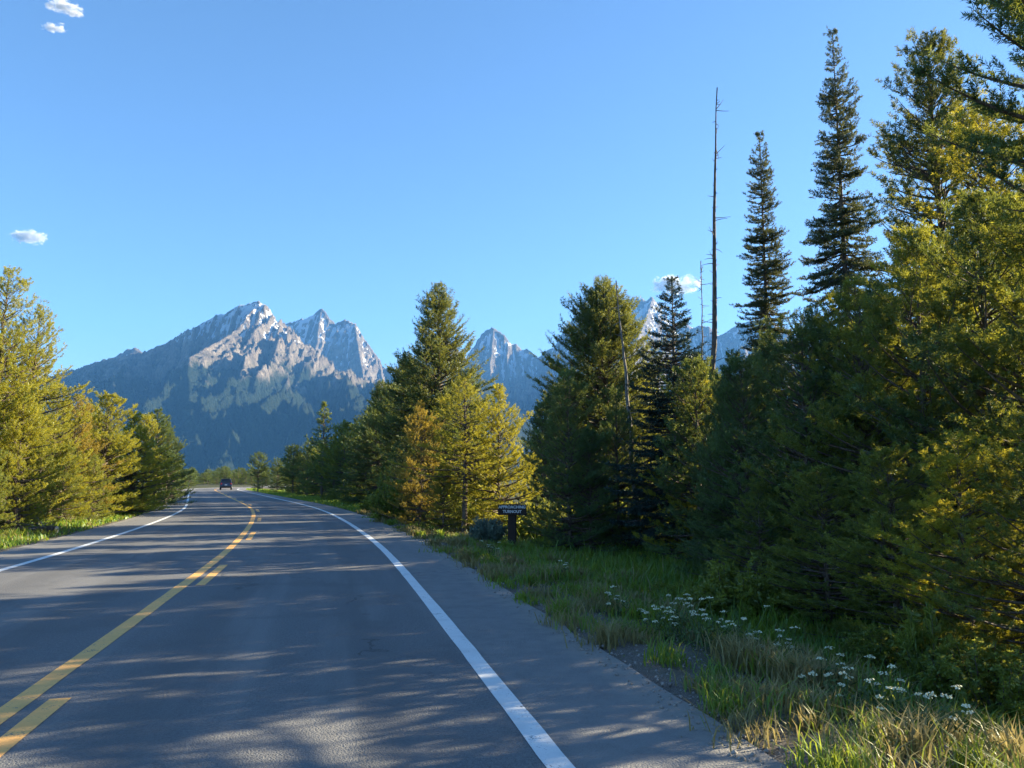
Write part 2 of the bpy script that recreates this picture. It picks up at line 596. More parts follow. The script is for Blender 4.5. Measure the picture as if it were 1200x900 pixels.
def mountain(name, ridges, step, steep, L, s1, amp, seed, rough=1.0, front=2600, back=500, wx=900):
    C_ = np.concatenate([densify(r) for r in ridges])
    x0, x1 = C_[:, 0].min() - wx, C_[:, 0].max() + wx
    y0, y1 = C_[:, 1].min() - front * .3, C_[:, 1].max() + back
    y0 = max(y0, C_[:, 1].max() - front)
    nx, ny = int((x1 - x0) / step), int((y1 - y0) / step)
    X, Y = np.meshgrid(np.linspace(x0, x1, nx), np.linspace(y0, y1, ny))
    x, y = X.ravel(), Y.ravel()
    o = seed * 13.7
    # wander the lookup so the ridges and spurs are never straight
    wxn = 45 * fbm(x / 300 + o, y / 300, 3) + 14 * fbm(x / 70, y / 70 + o, 2)
    wyn = 45 * fbm(x / 300, y / 300 + o + 5, 3)
    h = np.full(len(x), -1e9); dm = np.zeros(len(x))
    xs, ys = x + wxn * .0, y + wyn
    for i in range(0, len(x), 20000):
        sl = slice(i, i + 20000)
        d = np.sqrt((xs[sl, None] - C_[None, :, 0]) ** 2 + (ys[sl, None] - C_[None, :, 1]) ** 2)
        hh = C_[None, :, 2] - (steep * L * (1 - np.exp(-d / L)) + s1 * d)
        j = hh.argmax(1); r2 = np.arange(len(j))
        h[sl] = hh[r2, j]; dm[sl] = d[r2, j]
    # gullies and ribs that run down the face
    sk = .35 * (y - y1)                      # spurs drift sideways as they come down
    g1 = ridged((x + 1.3 * wxn + .5 * sk) / 330 + o, (y + wyn) / 1300 + o, 2, .5)
    g2 = ridged((x + .8 * wxn - .3 * sk) / 130 + o, y / 700 - o, 3, .5)
    g3 = ridged((x + .4 * wxn) / 42 + o, y / 130 + o, 4, .6)
    A1 = np.clip(dm / 380, .0, 1)
    A2 = np.clip(dm / 130, .05, 1)
    A3 = np.clip(dm / 50, .30, 1)
    hn = h + amp * (1.35 * (g1 - 1.15) * A1 + .72 * (g2 - 1.2) * A2 + .30 * rough * (g3 - 1.1) * A3)
    zmax = C_[:, 2].max()
    hn = np.where(h < -60, np.maximum(hn, h), hn)
    H2 = hn.reshape(ny, nx)
    def blur(a, k):
        for _ in range(k):
            b = np.pad(a, 1, 'edge')
            a = (b[1:-1, 1:-1] * 2 + b[:-2, 1:-1] + b[2:, 1:-1] + b[1:-1, :-2] + b[1:-1, 2:]) / 6
        return a
    cc = (blur(H2, 14) - H2) / step                          # hollow > 0, rib < 0
    # trees on the lower slopes: small bumps in the sheet
    idx = np.arange(nx * ny).reshape(ny, nx)
    keep = np.ones((ny - 1, nx - 1), bool)
    hmax = np.maximum.reduce([H2[:-1, :-1], H2[1:, :-1], H2[:-1, 1:], H2[1:, 1:]])
    keep = hmax > -40
    q = np.stack([idx[:-1, :-1], idx[:-1, 1:], idx[1:, 1:], idx[1:, :-1]], -1)[keep]
    me = mesh_np(name, np.c_[x, y, hn], q, True, extra={'hollow': cc.ravel(), 'rise': hn / zmax})
    o_ = link(name, me, M['rock'])
    props(o_, kind='structure')
    return o_


m, nt, p = newmat('mountain_rock'); g = NT(nt)
P_ = g.pos()
N_ = g.n.new('ShaderNodeNewGeometry').outputs['Normal']
nz_ = g.sep(N_)[2]
z_ = g.sep(P_)[2]
hol = g.attr('hollow'); rise = g.attr('rise')
a1 = g.noise(g.mapping(P_, (.012, .012, .006)), 1.0, 6, .65)
a2 = g.noise(g.mapping(P_, (.05, .05, .02)), 1.0, 5, .65, .5)
a3 = g.noise(g.mapping(P_, (.004, .004, .004)), 1.0, 3)
strata = g.noise(g.mapping(P_, (.006, .006, .05), (.25, .1, 0)), 1.0, 4, .6)
rock = g.mix(g.rng(a1, .3, .7), (.125, .104, .088), (.315, .262, .208))
rock = g.mix(g.math('MULTIPLY', g.rng(strata, .5, .7), .4), rock, (.40, .35, .29))
rock = g.mix(g.math('MULTIPLY', g.rng(a2, .50, .64), .65), rock, (.095, .085, .078))
talus = g.mix(g.rng(a2, .3, .7), (.13, .12, .09), (.21, .19, .15))
# vegetation: lower down, on gentler ground
vz = g.math('ADD', z_, g.math('MULTIPLY', g.math('SUBTRACT', a1, .5), 700))
vz = g.math('ADD', vz, g.math('MULTIPLY', hol, -90))
a4 = g.noise(g.mapping(P_, (.11, .11, .04)), 1.0, 5, .7)
meadow = g.mix(g.rng(a4, .44, .57), (.016, .025, .012), (.095, .086, .036))
wood = g.mix(g.rng(g.noise(P_, .07, 4, .7), .35, .65), (.008, .020, .012), (.022, .034, .017))
c = g.mix(g.rng(vz, 560, 860, 1, 0), rock, g.mix(g.rng(nz_, .4, .6), talus, meadow))
wz = g.math('ADD', z_, g.math('MULTIPLY', g.math('SUBTRACT', g.noise(g.mapping(P_, (.009, .004, .004)), 1.0, 4, .55), .5), 900))
c = g.mix(g.rng(wz, 600, 760, 1, 0), c, wood)
# snow lies in the hollows and on ledges, high up
sn = g.math('ADD', g.math('MULTIPLY', hol, .30), g.math('MULTIPLY', g.math('SUBTRACT', a1, .5), 2.3))
sn = g.math('ADD', sn, g.math('MULTIPLY', g.math('SUBTRACT', nz_, .5), 1.25))
sn = g.math('ADD', sn, g.math('MULTIPLY', g.math('SUBTRACT', a2, .5), .55))
sn = g.math('ADD', sn, g.rng(z_, 850, 1000, -1.5, 0))
sn = g.math('ADD', sn, g.rng(rise, .38, .92, -1.1, .26, False))
c = g.mix(g.rng(sn, .08, .15), c, (.80, .82, .86))
g.l.new(c, p.inputs['Base Color']); p.inputs['Roughness'].default_value = .95
p.inputs['Specular IOR Level'].default_value = .15
g.l.new(g.bump(g.math('ADD', g.math('ADD', a1, a2), g.math('MULTIPLY', a4, 1.1)), 1.0, 26.0), p.inputs['Normal'])
M['rock'] = m

y1_ = 5500
mountain('mountain', [
    [(-60, 500, 5000), (20, 452, 5150), (62, 440, 5250), (110, 424, 5300), (150, 415.5, 5350), (178, 408, 5380), (195, 402, 5400), (210, 393, 5420), (225, 385, 5430), (242, 377, 5450),
     (255, 369, 5470), (268, 366, 5480), (283, 358, 5500), (295, 355, 5500), (303, 353, 5500), (307, 355, 5500), (310, 362, 5495), (314, 373, 5490), (319, 374, 5480), (323, 387, 5470)],
    [(323, 387, 5470), (335, 404, 5430), (352, 428, 5380), (375, 458, 5300), (400, 490, 5200), (430, 530, 5050)],
    [(303, 354, 5500), (286, 378, 5250), (262, 396, 5000), (222, 419, 4600), (222, 462, 4150), (232, 520, 3600)],
    [(312, 372, 5490), (318, 400, 5330), (328, 432, 5180)],
    [(150, 416, 5350), (130, 452, 4800), (140, 505, 4200)],
], 7, .88, 420, .40, 135, 1)
mountain('mountain', [
    [(300, 425, 7350), (312, 408, 7400), (326, 387, 7400), (333, 379, 7400), (345, 376, 7400), (352, 373, 7400), (359, 372, 7400), (367, 367, 7400), (373, 362, 7400), (376, 360.5, 7400),
     (380, 363, 7400), (385, 371, 7400), (393, 379, 7400), (399, 376, 7400), (405, 373.5, 7400), (411, 377, 7400), (416, 378, 7400), (420, 386, 7400), (428, 398, 7380),
     (438, 411, 7350), (444, 420, 7330), (452, 436, 7300), (457, 447, 7300), (475, 455, 7250), (510, 475, 7200)],
    [(376, 361, 7400), (368, 420, 6950), (362, 475, 6500)],
    [(416, 379, 7400), (424, 430, 6980), (430, 485, 6500)],
    [(444, 420, 7330), (450, 455, 7050), (458, 500, 6700)],
], 10, 1.45, 500, .45, 125, 2, front=2400)
mountain('mountain', [
    [(95, 440, 6400), (120, 421, 6400), (134, 416, 6400), (143, 412, 6400), (149, 407, 6400), (153, 409, 6400), (157, 406, 6400), (162, 408, 6400), (168, 414, 6400), (185, 425, 6400)],
], 14, 1.5, 300, .5, 70, 3, front=900, back=250, wx=500)
mountain('mountain', [
    [(515, 470, 7800), (540, 432, 7800), (552, 410, 7800), (560, 397, 7800), (566, 389, 7800), (571, 385, 7800), (577, 382, 7800), (582, 386, 7800), (590, 391, 7800), (595, 398, 7800),
     (599, 403, 7800), (604, 402, 7800), (608, 405, 7800), (612, 410, 7800), (618, 408, 7800), (627, 416, 7800), (633, 424, 7800), (660, 450, 7800)],
    [(578, 383, 7800), (574, 425, 7450), (578, 480, 6900)],
    [(612, 410, 7800), (622, 450, 7400), (630, 500, 6900)],
], 11, 1.5, 480, .45, 120, 4, front=2200)
mountain('mountain', [
    [(615, 440, 8700), (630, 418, 8700), (640, 411, 8700), (651, 404, 8700), (658, 391, 8700), (664, 382, 8700), (672, 372, 8700), (690, 362, 8700), (710, 354, 8700), (724, 352, 8700),
     (735, 350, 8700), (745, 349, 8700), (752, 350, 8700), (758, 352, 8700), (764, 347, 8700), (769, 355, 8700), (775, 365, 8700), (780, 375, 8700), (792, 378, 8700),
     (803, 377, 8700), (812, 384, 8700), (822, 380, 8700), (831, 382, 8700), (842, 393, 8700), (853, 387, 8700), (865, 380, 8700), (880, 375, 8700), (900, 373, 8700), (930, 392, 8700), (1000, 435, 8700)],
    [(764, 348, 8700), (752, 385, 7900), (742, 405, 7000), (725, 425, 6000), (700, 455, 5200)],  # this spur and the next drawn forward to shade the first mountain's foot
    [(690, 363, 8700), (686, 398, 7900), (680, 420, 7000), (670, 440, 6000), (655, 470, 5200)],
    [(880, 376, 8700), (870, 420, 8200), (860, 480, 7500)],
], 13, 1.5, 520, .45, 130, 5, front=4300)
mountain('mountain', [  # hidden foothill added to throw shade on the first mountain's base
    [(415, 512, 3920), (428, 474, 3960), (442, 461, 4020), (464, 452, 4100), (488, 424, 4160), (506, 402, 4280), (520, 394, 4420), (540, 412, 4520), (562, 460, 4560)],
    [(455, 476, 3840), (470, 456, 3880), (488, 440, 3930), (505, 432, 3970), (530, 440, 4030), (550, 470, 4060)],
], 14, .8, 500, .45, 30, 6, front=1900, back=500)
#@@HAZE
# ------------------------------------------------------------------ haze
hz = MB().box((0, 2500, 1260), (26000, 19500, 2528)).build('haze', None)
m = bpy.data.materials.new('haze_air'); m.use_nodes = True
nt = m.node_tree
nt.nodes.remove(nt.nodes['Principled BSDF'])
pv = nt.nodes.new('ShaderNodeVolumePrincipled')
pv.inputs['Color'].default_value = (.13, .41, 1.0, 1)
pv.inputs['Density'].default_value = 5.0e-5
pv.inputs['Anisotropy'].default_value = 0.0
nt.links.new(pv.outputs[0], nt.nodes['Material Output'].inputs['Volume'])
hz.data.materials.append(m)
props(hz, kind='stuff')
#@@TREES
# ------------------------------------------------------------------ conifers
TRS = np.random.default_rng(77)
UP = np.array([0, 0, 1.0])


def unit(a): return a / np.maximum(np.linalg.norm(a, axis=-1, keepdims=True), 1e-9)


def blades(P, D, Ln, tone, n, L, w, ang, spread=.22, full=True):
    """n needles round every twig: P base, D axis, Ln length; one small triangle each"""
    k = len(P)
    P = np.repeat(P, n, 0); D = np.repeat(D, n, 0); Ln = np.repeat(Ln, n); tone = np.repeat(tone, n)
    N = len(P)
    pr = unit(np.cross(D, TRS.normal(size=(N, 3))))
    a = R(ang) * (1 + spread * 1.6 * TRS.normal(size=N))
    d = unit(D * np.cos(a)[:, None] + pr * np.sin(a)[:, None])
    s = P + D * (Ln * TRS.random(N))[:, None]
    l_ = L * (.7 + .6 * TRS.random(N))
    wv = unit(np.cross(d, TRS.normal(size=(N, 3)))) * (w * (.7 + .6 * TRS.random(N)) / 2)[:, None]
    mid = s + d * (l_ * .45)[:, None]
    V = np.stack([s, mid + wv, s + d * l_[:, None], mid - wv], 1).reshape(-1, 3)
    t = np.repeat(np.clip(tone + .12 * TRS.normal(size=N), 0, 1), 4)
    F = np.arange(4 * N).reshape(N, 4)
    return V, F, t


def tubes_np(paths, rads, n=4):
    """paths (B, K, 3), rads (B, K) -> quads"""
    B, K = paths.shape[:2]
    t = unit(np.gradient(paths, axis=1))
    a = unit(np.cross(t, np.array([.13, .21, .97])))
    b = np.cross(t, a)
    w = np.arange(n) * 2 * np.pi / n
    V = paths[:, :, None] + (a[:, :, None] * np.cos(w)[:, None] + b[:, :, None] * np.sin(w)[:, None]) * rads[:, :, None, None]
    base = (np.arange(B)[:, None, None] * K + np.arange(K - 1)[None, :, None]) * n
    k = np.arange(n)[None, None]
    F = np.stack([base + k, base + (k + 1) % n, base + n + (k + 1) % n, base + n + k], -1).reshape(-1, 4)
    return V.reshape(-1, 3), F


def conifer(H, prof, nb, e_low, e_top, curl, tw_dens, tw_len, tuft, twig_step=.16, base=.04, r0=None, droop=0.0, lean=.01, gap=.0, tip=0.0, stop=1.0,
            bare=0.0, lump=.25, side=50, uptilt=.35, wood=True, stubs=0, inner=.22, fork=0):
    """returns trunk (V,F) and crown (V,F,tone).  prof(t): crown half-width at t=0 crown base .. 1 top"""
    r0 = r0 or H * .011 + .02
    K = 16
    zz = np.linspace(0, H, K)
    wob = np.cumsum(TRS.normal(size=(K, 2)) * lean * H / K, 0); wob -= wob[0]
    tp = np.c_[wob, zz]
    tr = np.maximum(r0 * (1 - zz / H) ** .85, .008); tr[0] *= 1.35
    TV, TF = tubes_np(tp[None], tr[None], 8)
    TP, TR = [], []
    tw_p, tw_d, tw_l, tw_t = [], [], [], []
    ph = TRS.random(6) * 6.28
    zs = np.sort(base + (stop - base) * TRS.random(nb) ** .92) * H
    if gap > 0:   # whorls: branches gather at levels
        nlev = max(4, int((stop - base) * H / gap))
        lev = (np.round((zs / H - base) / (stop - base) * nlev) / nlev) * (stop - base) + base
        zs = H * lev + TRS.normal(size=nb) * gap * .42
    for i, z in enumerate(zs):
        z = min(max(z, .05), H * .995)
        t = min(max((z / H - base) / (1 - base), 0.0), .995)
        az = i * 2.39996 + TRS.normal() * .5
        lob = 1 + lump * (math.sin(3 * az + ph[0] + 5 * t) * .5 + math.sin(2 * az + ph[1] - 9 * t) * .5 + math.sin(17 * t + ph[2]) * .5)
        Lb = max(.10, prof(t) * lob * (.72 + .5 * TRS.random()))
        if bare and TRS.random() < bare * (1 - t): Lb *= .45
        e0 = R(e_low + (e_top - e_low) * t ** 1.3 + TRS.normal() * 7)
        k = 9
        s = np.linspace(0, 1, k)
        el = e0 + R(curl) * s ** 1.6 - R(droop) * np.sin(s * np.pi) * (1 - t)
        aa = az + np.cumsum(TRS.normal(size=k)) * .07
        dirs = np.c_[np.cos(el) * np.cos(aa), np.cos(el) * np.sin(aa), np.sin(el)]
        st = np.array([np.interp(z, zz, tp[:, 0]), np.interp(z, zz, tp[:, 1]), z])
        pts = st + np.r_[np.zeros((1, 3)), np.cumsum((dirs[:-1] + dirs[1:]) / 2 * Lb / (k - 1), 0)]
        if wood:
            TP.append(pts); TR.append(np.linspace(min(.02 + Lb * .012, np.interp(z, zz, tr) * .7), .004, k))
        m_ = max(2, int(tw_dens * Lb))
        u = inner + (1 - inner) * TRS.random(m_) ** .75
        u[0] = 1.0
        bp = np.stack([np.interp(u, s, pts[:, c]) for c in range(3)], 1)
        bd = unit(np.stack([np.interp(u, s, dirs[:, c]) for c in range(3)], 1))
        sv = unit(np.cross(bd, UP)) * np.sign(TRS.random(m_) - .5)[:, None]
        be = R(side) * (.6 + .7 * TRS.random(m_)); be[0] = 0
        ut = uptilt * (.3 + TRS.random(m_)) - .0
        d = unit(bd * np.cos(be)[:, None] + sv * np.sin(be)[:, None] + UP * ut[:, None])
        l_ = tw_len * (.45 + .8 * TRS.random(m_)) * (1.15 - .65 * u) * min(1.0, .35 + Lb * .6)
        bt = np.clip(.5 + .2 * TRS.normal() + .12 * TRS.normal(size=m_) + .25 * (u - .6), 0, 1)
        nst = np.maximum(1, np.round(l_ / twig_step)).astype(int)
        rep = np.repeat(np.arange(m_), nst)
        kk = np.concatenate([np.arange(x) for x in nst])
        fr = (kk + .0) / nst[rep]
        if tip:
            ok = (fr >= tip * TRS.random(len(fr)) ** .5) | (kk == nst[rep] - 1)
            rep, kk, fr = rep[ok], kk[ok], fr[ok]
        bend = TRS.normal(size=(len(rep), 3)) * .16
        dd = unit(d[rep] + bend + UP * (fr * .25 * np.sign(uptilt + 1e-6))[:, None])
        tw_p.append(bp[rep] + d[rep] * (l_[rep] * fr)[:, None])
        tw_d.append(dd)
        tw_l.append(l_[rep] / nst[rep])
        tw_t.append(bt[rep] + .18 * fr)
    # leader
    nl = max(3, int(H * .10 / twig_step))
    lz = np.linspace(H * .93, H * .995, nl)
    tw_p.append(np.c_[np.interp(lz, zz, tp[:, 0]), np.interp(lz, zz, tp[:, 1]), lz])
    tw_d.append(np.tile(UP, (nl, 1))); tw_l.append(np.full(nl, H * .07 / nl * 1.4)); tw_t.append(np.full(nl, .6))
    if stubs:
        B = stubs
        z = TRS.random(B) * max(base, .15) * H * 1.1 + .15 * H * .2
        az = TRS.random(B) * 6.28
        L_ = .15 + TRS.random(B) * .7
        s = np.linspace(0, 1, 9)
        dirv = np.c_[np.cos(az), np.sin(az), -.25 + .4 * TRS.random(B)]
        st = np.c_[np.interp(z, zz, tp[:, 0]), np.interp(z, zz, tp[:, 1]), z]
        for b in range(B):
            TP.append(st[b] + dirv[b] * (s * L_[b])[:, None] - UP * (s ** 2 * .1 * L_[b])[:, None]); TR.append(np.linspace(.014, .004, 9))
    if TP:
        bv, bf = tubes_np(np.array(TP), np.array(TR), 4)
        TF = np.concatenate([TF, bf + len(TV)]); TV = np.concatenate([TV, bv])
    P, D, Ln, T = np.concatenate(tw_p), np.concatenate(tw_d), np.concatenate(tw_l), np.concatenate(tw_t)
    n, L, w, ang = tuft
    CV, CF, CT = blades(P, D, np.maximum(Ln, .03), T, n, L, w, ang)
    return (TV, TF), (CV, CF, CT)


PROTO = {}


def proto(key, seed, **kw):
    global TRS
    TRS = np.random.default_rng(seed)
    (TV, TF), (CV, CF, CT) = conifer(**kw)
    zmax = float(np.percentile(CV[:, 2], 99.97))
    PROTO[key] = (mesh_np('trunk', TV, TF, True), mesh_np('crown', CV, CF, tone=CT), zmax)


def cone(r, pw=1.0, low=.7, tip=.04):
    """half-width that swells quickly above the base and narrows to the tip"""
    return lambda t: r * (tip + (1 - tip) * (1 - t) ** pw) * (low + (1 - low) * min(1, t / .22))


def egg(r, pk=.35, tip=.12):
    def f(t):
        q = (t / pk) if t < pk else (1 - t) / (1 - pk)
        return r * max(tip, math.sin(min(1, max(0, q)) * math.pi / 2) ** .8)
    return f


FULL = dict(tw_dens=11, tw_len=.62, tuft=(13, .085, .013, 42))
# shaggy young pines, close to the road
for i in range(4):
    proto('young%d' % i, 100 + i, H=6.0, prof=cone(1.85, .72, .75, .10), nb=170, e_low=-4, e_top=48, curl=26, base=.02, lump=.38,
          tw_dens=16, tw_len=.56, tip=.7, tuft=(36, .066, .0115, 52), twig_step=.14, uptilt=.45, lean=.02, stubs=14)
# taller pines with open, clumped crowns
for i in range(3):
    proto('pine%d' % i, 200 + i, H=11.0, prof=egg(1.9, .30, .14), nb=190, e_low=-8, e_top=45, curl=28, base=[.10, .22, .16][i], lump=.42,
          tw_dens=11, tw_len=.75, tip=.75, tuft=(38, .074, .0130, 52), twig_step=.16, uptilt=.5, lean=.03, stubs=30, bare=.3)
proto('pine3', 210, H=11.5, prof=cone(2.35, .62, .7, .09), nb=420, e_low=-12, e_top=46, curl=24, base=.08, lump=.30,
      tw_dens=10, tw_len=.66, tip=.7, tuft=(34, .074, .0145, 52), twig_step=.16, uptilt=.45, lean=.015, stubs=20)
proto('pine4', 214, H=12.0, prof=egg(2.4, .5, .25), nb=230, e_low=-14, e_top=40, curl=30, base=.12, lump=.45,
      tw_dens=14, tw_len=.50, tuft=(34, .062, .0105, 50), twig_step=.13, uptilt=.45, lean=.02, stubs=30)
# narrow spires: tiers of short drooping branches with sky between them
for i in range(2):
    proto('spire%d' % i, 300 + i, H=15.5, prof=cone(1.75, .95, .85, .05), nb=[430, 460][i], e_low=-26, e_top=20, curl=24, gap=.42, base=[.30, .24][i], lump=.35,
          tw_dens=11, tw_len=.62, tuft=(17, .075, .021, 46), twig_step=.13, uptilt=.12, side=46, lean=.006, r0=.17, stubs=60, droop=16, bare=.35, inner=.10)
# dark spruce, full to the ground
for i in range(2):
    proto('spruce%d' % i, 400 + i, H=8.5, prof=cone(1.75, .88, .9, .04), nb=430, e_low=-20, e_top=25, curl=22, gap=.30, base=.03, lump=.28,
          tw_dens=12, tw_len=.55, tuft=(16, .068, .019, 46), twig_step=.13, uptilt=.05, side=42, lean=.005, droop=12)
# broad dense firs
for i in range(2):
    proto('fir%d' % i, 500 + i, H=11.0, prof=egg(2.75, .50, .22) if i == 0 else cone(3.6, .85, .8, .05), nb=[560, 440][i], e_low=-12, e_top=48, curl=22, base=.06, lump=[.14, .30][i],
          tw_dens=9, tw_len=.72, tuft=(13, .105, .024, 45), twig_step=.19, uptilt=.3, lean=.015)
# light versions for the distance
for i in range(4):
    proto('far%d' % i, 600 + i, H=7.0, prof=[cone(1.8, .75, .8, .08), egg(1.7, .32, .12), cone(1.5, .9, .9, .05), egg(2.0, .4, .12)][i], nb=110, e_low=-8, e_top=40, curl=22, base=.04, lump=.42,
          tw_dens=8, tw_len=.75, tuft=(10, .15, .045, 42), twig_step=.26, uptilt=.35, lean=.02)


def set_mat(o, m):
    if not o.data.materials: o.data.materials.append(m)
    o.material_slots[0].link = 'OBJECT'
    o.material_slots[0].material = m


def plant_tree(name, key, x, y, ztop, mat, label, group=None, cat='tree', rz=None, wide=1.0, barkm='bark', tilt=0.0, tilt_az=0.0):
    tm, cm, zm = PROTO[key]
    z0 = float(gz(x, y)[0]) - .04
    s = (ztop - z0) / zm
    e = empty(name, (x, y, z0), random.uniform(0, 6.28) if rz is None else rz, (s * wide, s * wide, s))
    if tilt: e.rotation_euler = (Matrix.Rotation(R(tilt), 4, Vector((math.cos(tilt_az), math.sin(tilt_az), 0))) @ Matrix.Rotation(e.rotation_euler.z, 4, 'Z')).to_euler()
    props(e, label, cat, group)
    t = link('trunk', tm, None, e); set_mat(t, M[barkm])
    c = link('crown', cm, None, e); set_mat(c, M[mat])
    return e


def ground_xy(u, d): return (ray(u, HZ)[0] * d, d)


def T(name, key, u, d, topv, mat, label, group=None, **kw):
    x, y = at(u, max(topv, 0), d)[0], d
    return plant_tree(name, key, x, y, at(u, topv, d)[2], mat, label, group, **kw)


def ground_pt(u, v, zg):
    a, b = ray(u, v)
    d = (EYE - zg) / -b
    return a * d, d


G_R = 'young pines crowding the right verge'
# ---- the nearest pines on the right
T('pine_tree', 'pine4', 1350, 7.8, -420, 'pine_dark', 'tall dark pine at the frame edge whose boughs hang high over the verge', wide=.95)
T('pine_tree', 'pine3', 1085, 17.0, 36, 'fir', 'tall broad green pine whose pointed top stands right of the spires', wide=1.0)
T('pine_tree', 'pine2', 1150, 15.0, 112, 'pine_sunlit', 'sunlit golden pine just right of the tall broad green pine', wide=1.2)
T('pine_tree', 'young1', 1215, 14.0, 150, 'pine_sunlit', 'yellowish pine behind the dark overhanging boughs', wide=.8)
T('pine_tree', 'young0', 868, 14.8, 415, 'pine_dark', 'bushy dark pine beside the black spruce, below the tall snag', G_R)
T('pine_tree', 'young2', 937, 13.2, 362, 'pine_dark', 'shaggy pine standing in front of the two spires', G_R)
T('pine_tree', 'young3', 1003, 12.6, 322, 'pine', 'olive pine in front of the taller spire', G_R)
T('pine_tree', 'young1', 1068, 11.6, 262, 'pine', 'tall shaggy pine in front of the tall broad green pine', G_R)
T('pine_tree', 'young0', 1140, 10.6, 222, 'pine_dark', 'dark full pine in front of the sunlit golden pine', G_R)
T('pine_tree', 'young2', 1212, 9.6, 205, 'pine', 'wide pine at the right edge below the overhanging boughs', G_R)
#T('pine_tree', 'young3', 1315, 8.6, 60, 'pine', 'tall pine just past the right edge beside the overhanging pine', G_R)
# low bushy ones along the grass
T('young_pine', 'young1', 888, 12.6, 560, 'pine', 'low bushy pine at the grass edge right of the black spruce', G_R, wide=1.5)
T('young_pine', 'young3', 962, 10.9, 545, 'pine', 'low bushy pine behind the largest patch of white flowers', G_R, wide=1.5)
T('young_pine', 'young0', 1040, 9.5, 520, 'pine', 'broad low pine behind the blond grass tufts', G_R, wide=1.45)
T('young_pine', 'young2', 1122, 8.3, 505, 'pine_sunlit', 'sun flecked low pine behind the leafy bush in the corner', G_R, wide=1.4)
T('young_pine', 'young1', 1205, 7.6, 480, 'pine', 'low pine filling the lower right corner', G_R, wide=1.35)
#T('young_pine', 'young3', 1330, 6.6, 420, 'pine', 'low pine just past the lower right corner', G_R, wide=1.3)
# ---- spires, snags
T('fir_tree', 'spire0', 975, 25.0, 36, 'spire', 'tallest narrow dark spire with bare lower trunk', 'narrow spires', rz=.4, wide=.78)
T('fir_tree', 'spire1', 889, 27.0, 155, 'spire', 'shorter narrow spire right of the tall bare snag', 'narrow spires', rz=2.2, wide=.82)
T('spruce_tree', 'spruce0', 787, 20.6, 325, 'spruce', 'black pointed spruce under the small cloud', wide=1.12)
T('pine_tree', 'fir1', 850, 17.2, 432, 'pine_dark', 'dark dense pine wedged between the black spruce and the bushy dark pine', G_R, wide=.8)
T('pine_tree', 'fir1', 862, 16.0, 440, 'pine_dark', 'dark dense pine added to shade the road, at the left shoulder of the bushy dark pine', G_R, wide=.75)  # added to close a sun gap onto the road
for u_, d_, h_ in ((960, 16.5, 5.4), (1035, 17.2, 6.2), (1120, 18, 6.8), (905, 17.5, 5.0)):  # extra dense pines added behind the others to keep sun off the road
    x_, y_ = ground_xy(u_, d_)
    plant_tree('pine_tree', 'fir1', x_, y_, h_, 'pine_dark', 'dense pine added to shade the road, behind the near right pines', 'dense pines added to shade the road', wide=.8)
T('pine_tree', 'fir1', 884, 16.5, 425, 'pine_dark', 'dark dense pine behind the bushy dark pine', G_R, wide=.75)
T('spruce_tree', 'spruce1', 815, 23.6, 420, 'spruce', 'short dark spruce at the foot of the tall bare snag')
# ---- the big rounded tree and its company
T('fir_tree', 'fir0', 706, 33.0, 325, 'fir', 'big rounded green tree with the bleached dead trunk before it', wide=.98)
T('pine_tree', 'young2', 666, 21.6, 430, 'pine_dark', 'dark pine right of the brown sign', wide=.9)
T('pine_tree', 'young1', 722, 22.8, 452, 'pine_dark', 'dark pine in front of the big rounded tree', wide=.85)
T('pine_tree', 'young0', 690, 21.3, 500, 'pine_dark', 'small dark pine low before the big rounded tree', wide=1.0)
T('pine_tree', 'young3', 636, 31.0, 470, 'pine_dark', 'dark pine behind the sign at the left flank of the big rounded tree', wide=.9)
T('pine_tree', 'young0', 645, 33.0, 462, 'pine_dark', 'dark pine farther back between the sign and the big rounded tree', wide=1.0)
# ---- golden trees left of the sign
T('pine_tree', 'pine1', 546, 25.3, 438, 'pine_sunlit', 'golden pine with slim bare stems left of the sign', wide=1.5)
T('pine_tree', 'young1', 584, 26.2, 450, 'pine_sunlit', 'golden pine between the sign and the slim stemmed golden pine', wide=1.05)
T('pine_tree', 'young3', 494, 27.6, 470, 'pine_rust', 'rusty golden pine below the tall dark fir', wide=1.0)
T('pine_tree', 'young0', 520, 25.5, 540, 'pine', 'low green pine at the foot of the golden pines', wide=1.1)
T('fir_tree', 'fir1', 516, 44.0, 332, 'fir', 'tall dark pointed fir rising above the golden pines', wide=1.0)
T('fir_tree', 'fir0', 478, 48.0, 415, 'pine_dark', 'dark round shouldered fir at the left side of the tall pointed fir', wide=.8)
# ---- the row that runs down to the bend
row = [(446, 52, 446, 'fir1', 'pine_dark', 'pointed dark fir left of the tall fir, with bare twigs at its top'),
       (466, 40, 520, 'far0', 'pine_dark', 'dark green pine above the yellow green roadside bush'),
       (432, 60, 478, 'far1', 'pine_dark', 'second dark pine left of the pointed fir in the roadside row'),
       (405, 64, 492, 'far3', 'pine', 'olive pine right of the small steeple shaped pine'),
       (380, 74, 470, 'far2', 'pine_dark', 'small steeple shaped dark pine before the snowy peak'),
       (420, 56, 520, 'far0', 'pine_dark', 'low dark pine in front of the olive pine of the row'),
       (393, 70, 515, 'far1', 'pine_dark', 'low dark pine at the right foot of the steeple shaped pine'),
       (362, 80, 515, 'far0', 'pine_dark', 'dark pine at the left foot of the steeple shaped pine'),
       (345, 88, 520, 'far3', 'pine_dark', 'rounded dark pine in the row nearer the bend'),
       (326, 96, 536, 'far1', 'pine_dark', 'small dark pine in the dip before the last round pine of the row'),
       (304, 106, 529, 'far3', 'pine_dark', 'last rounded dark pine of the row, right of the dark car')]
for u, d, tv, k, mt, lb in row:
    T('pine_tree', k, u, d, tv, mt, lb, 'pines in the row toward the bend')
k = 0
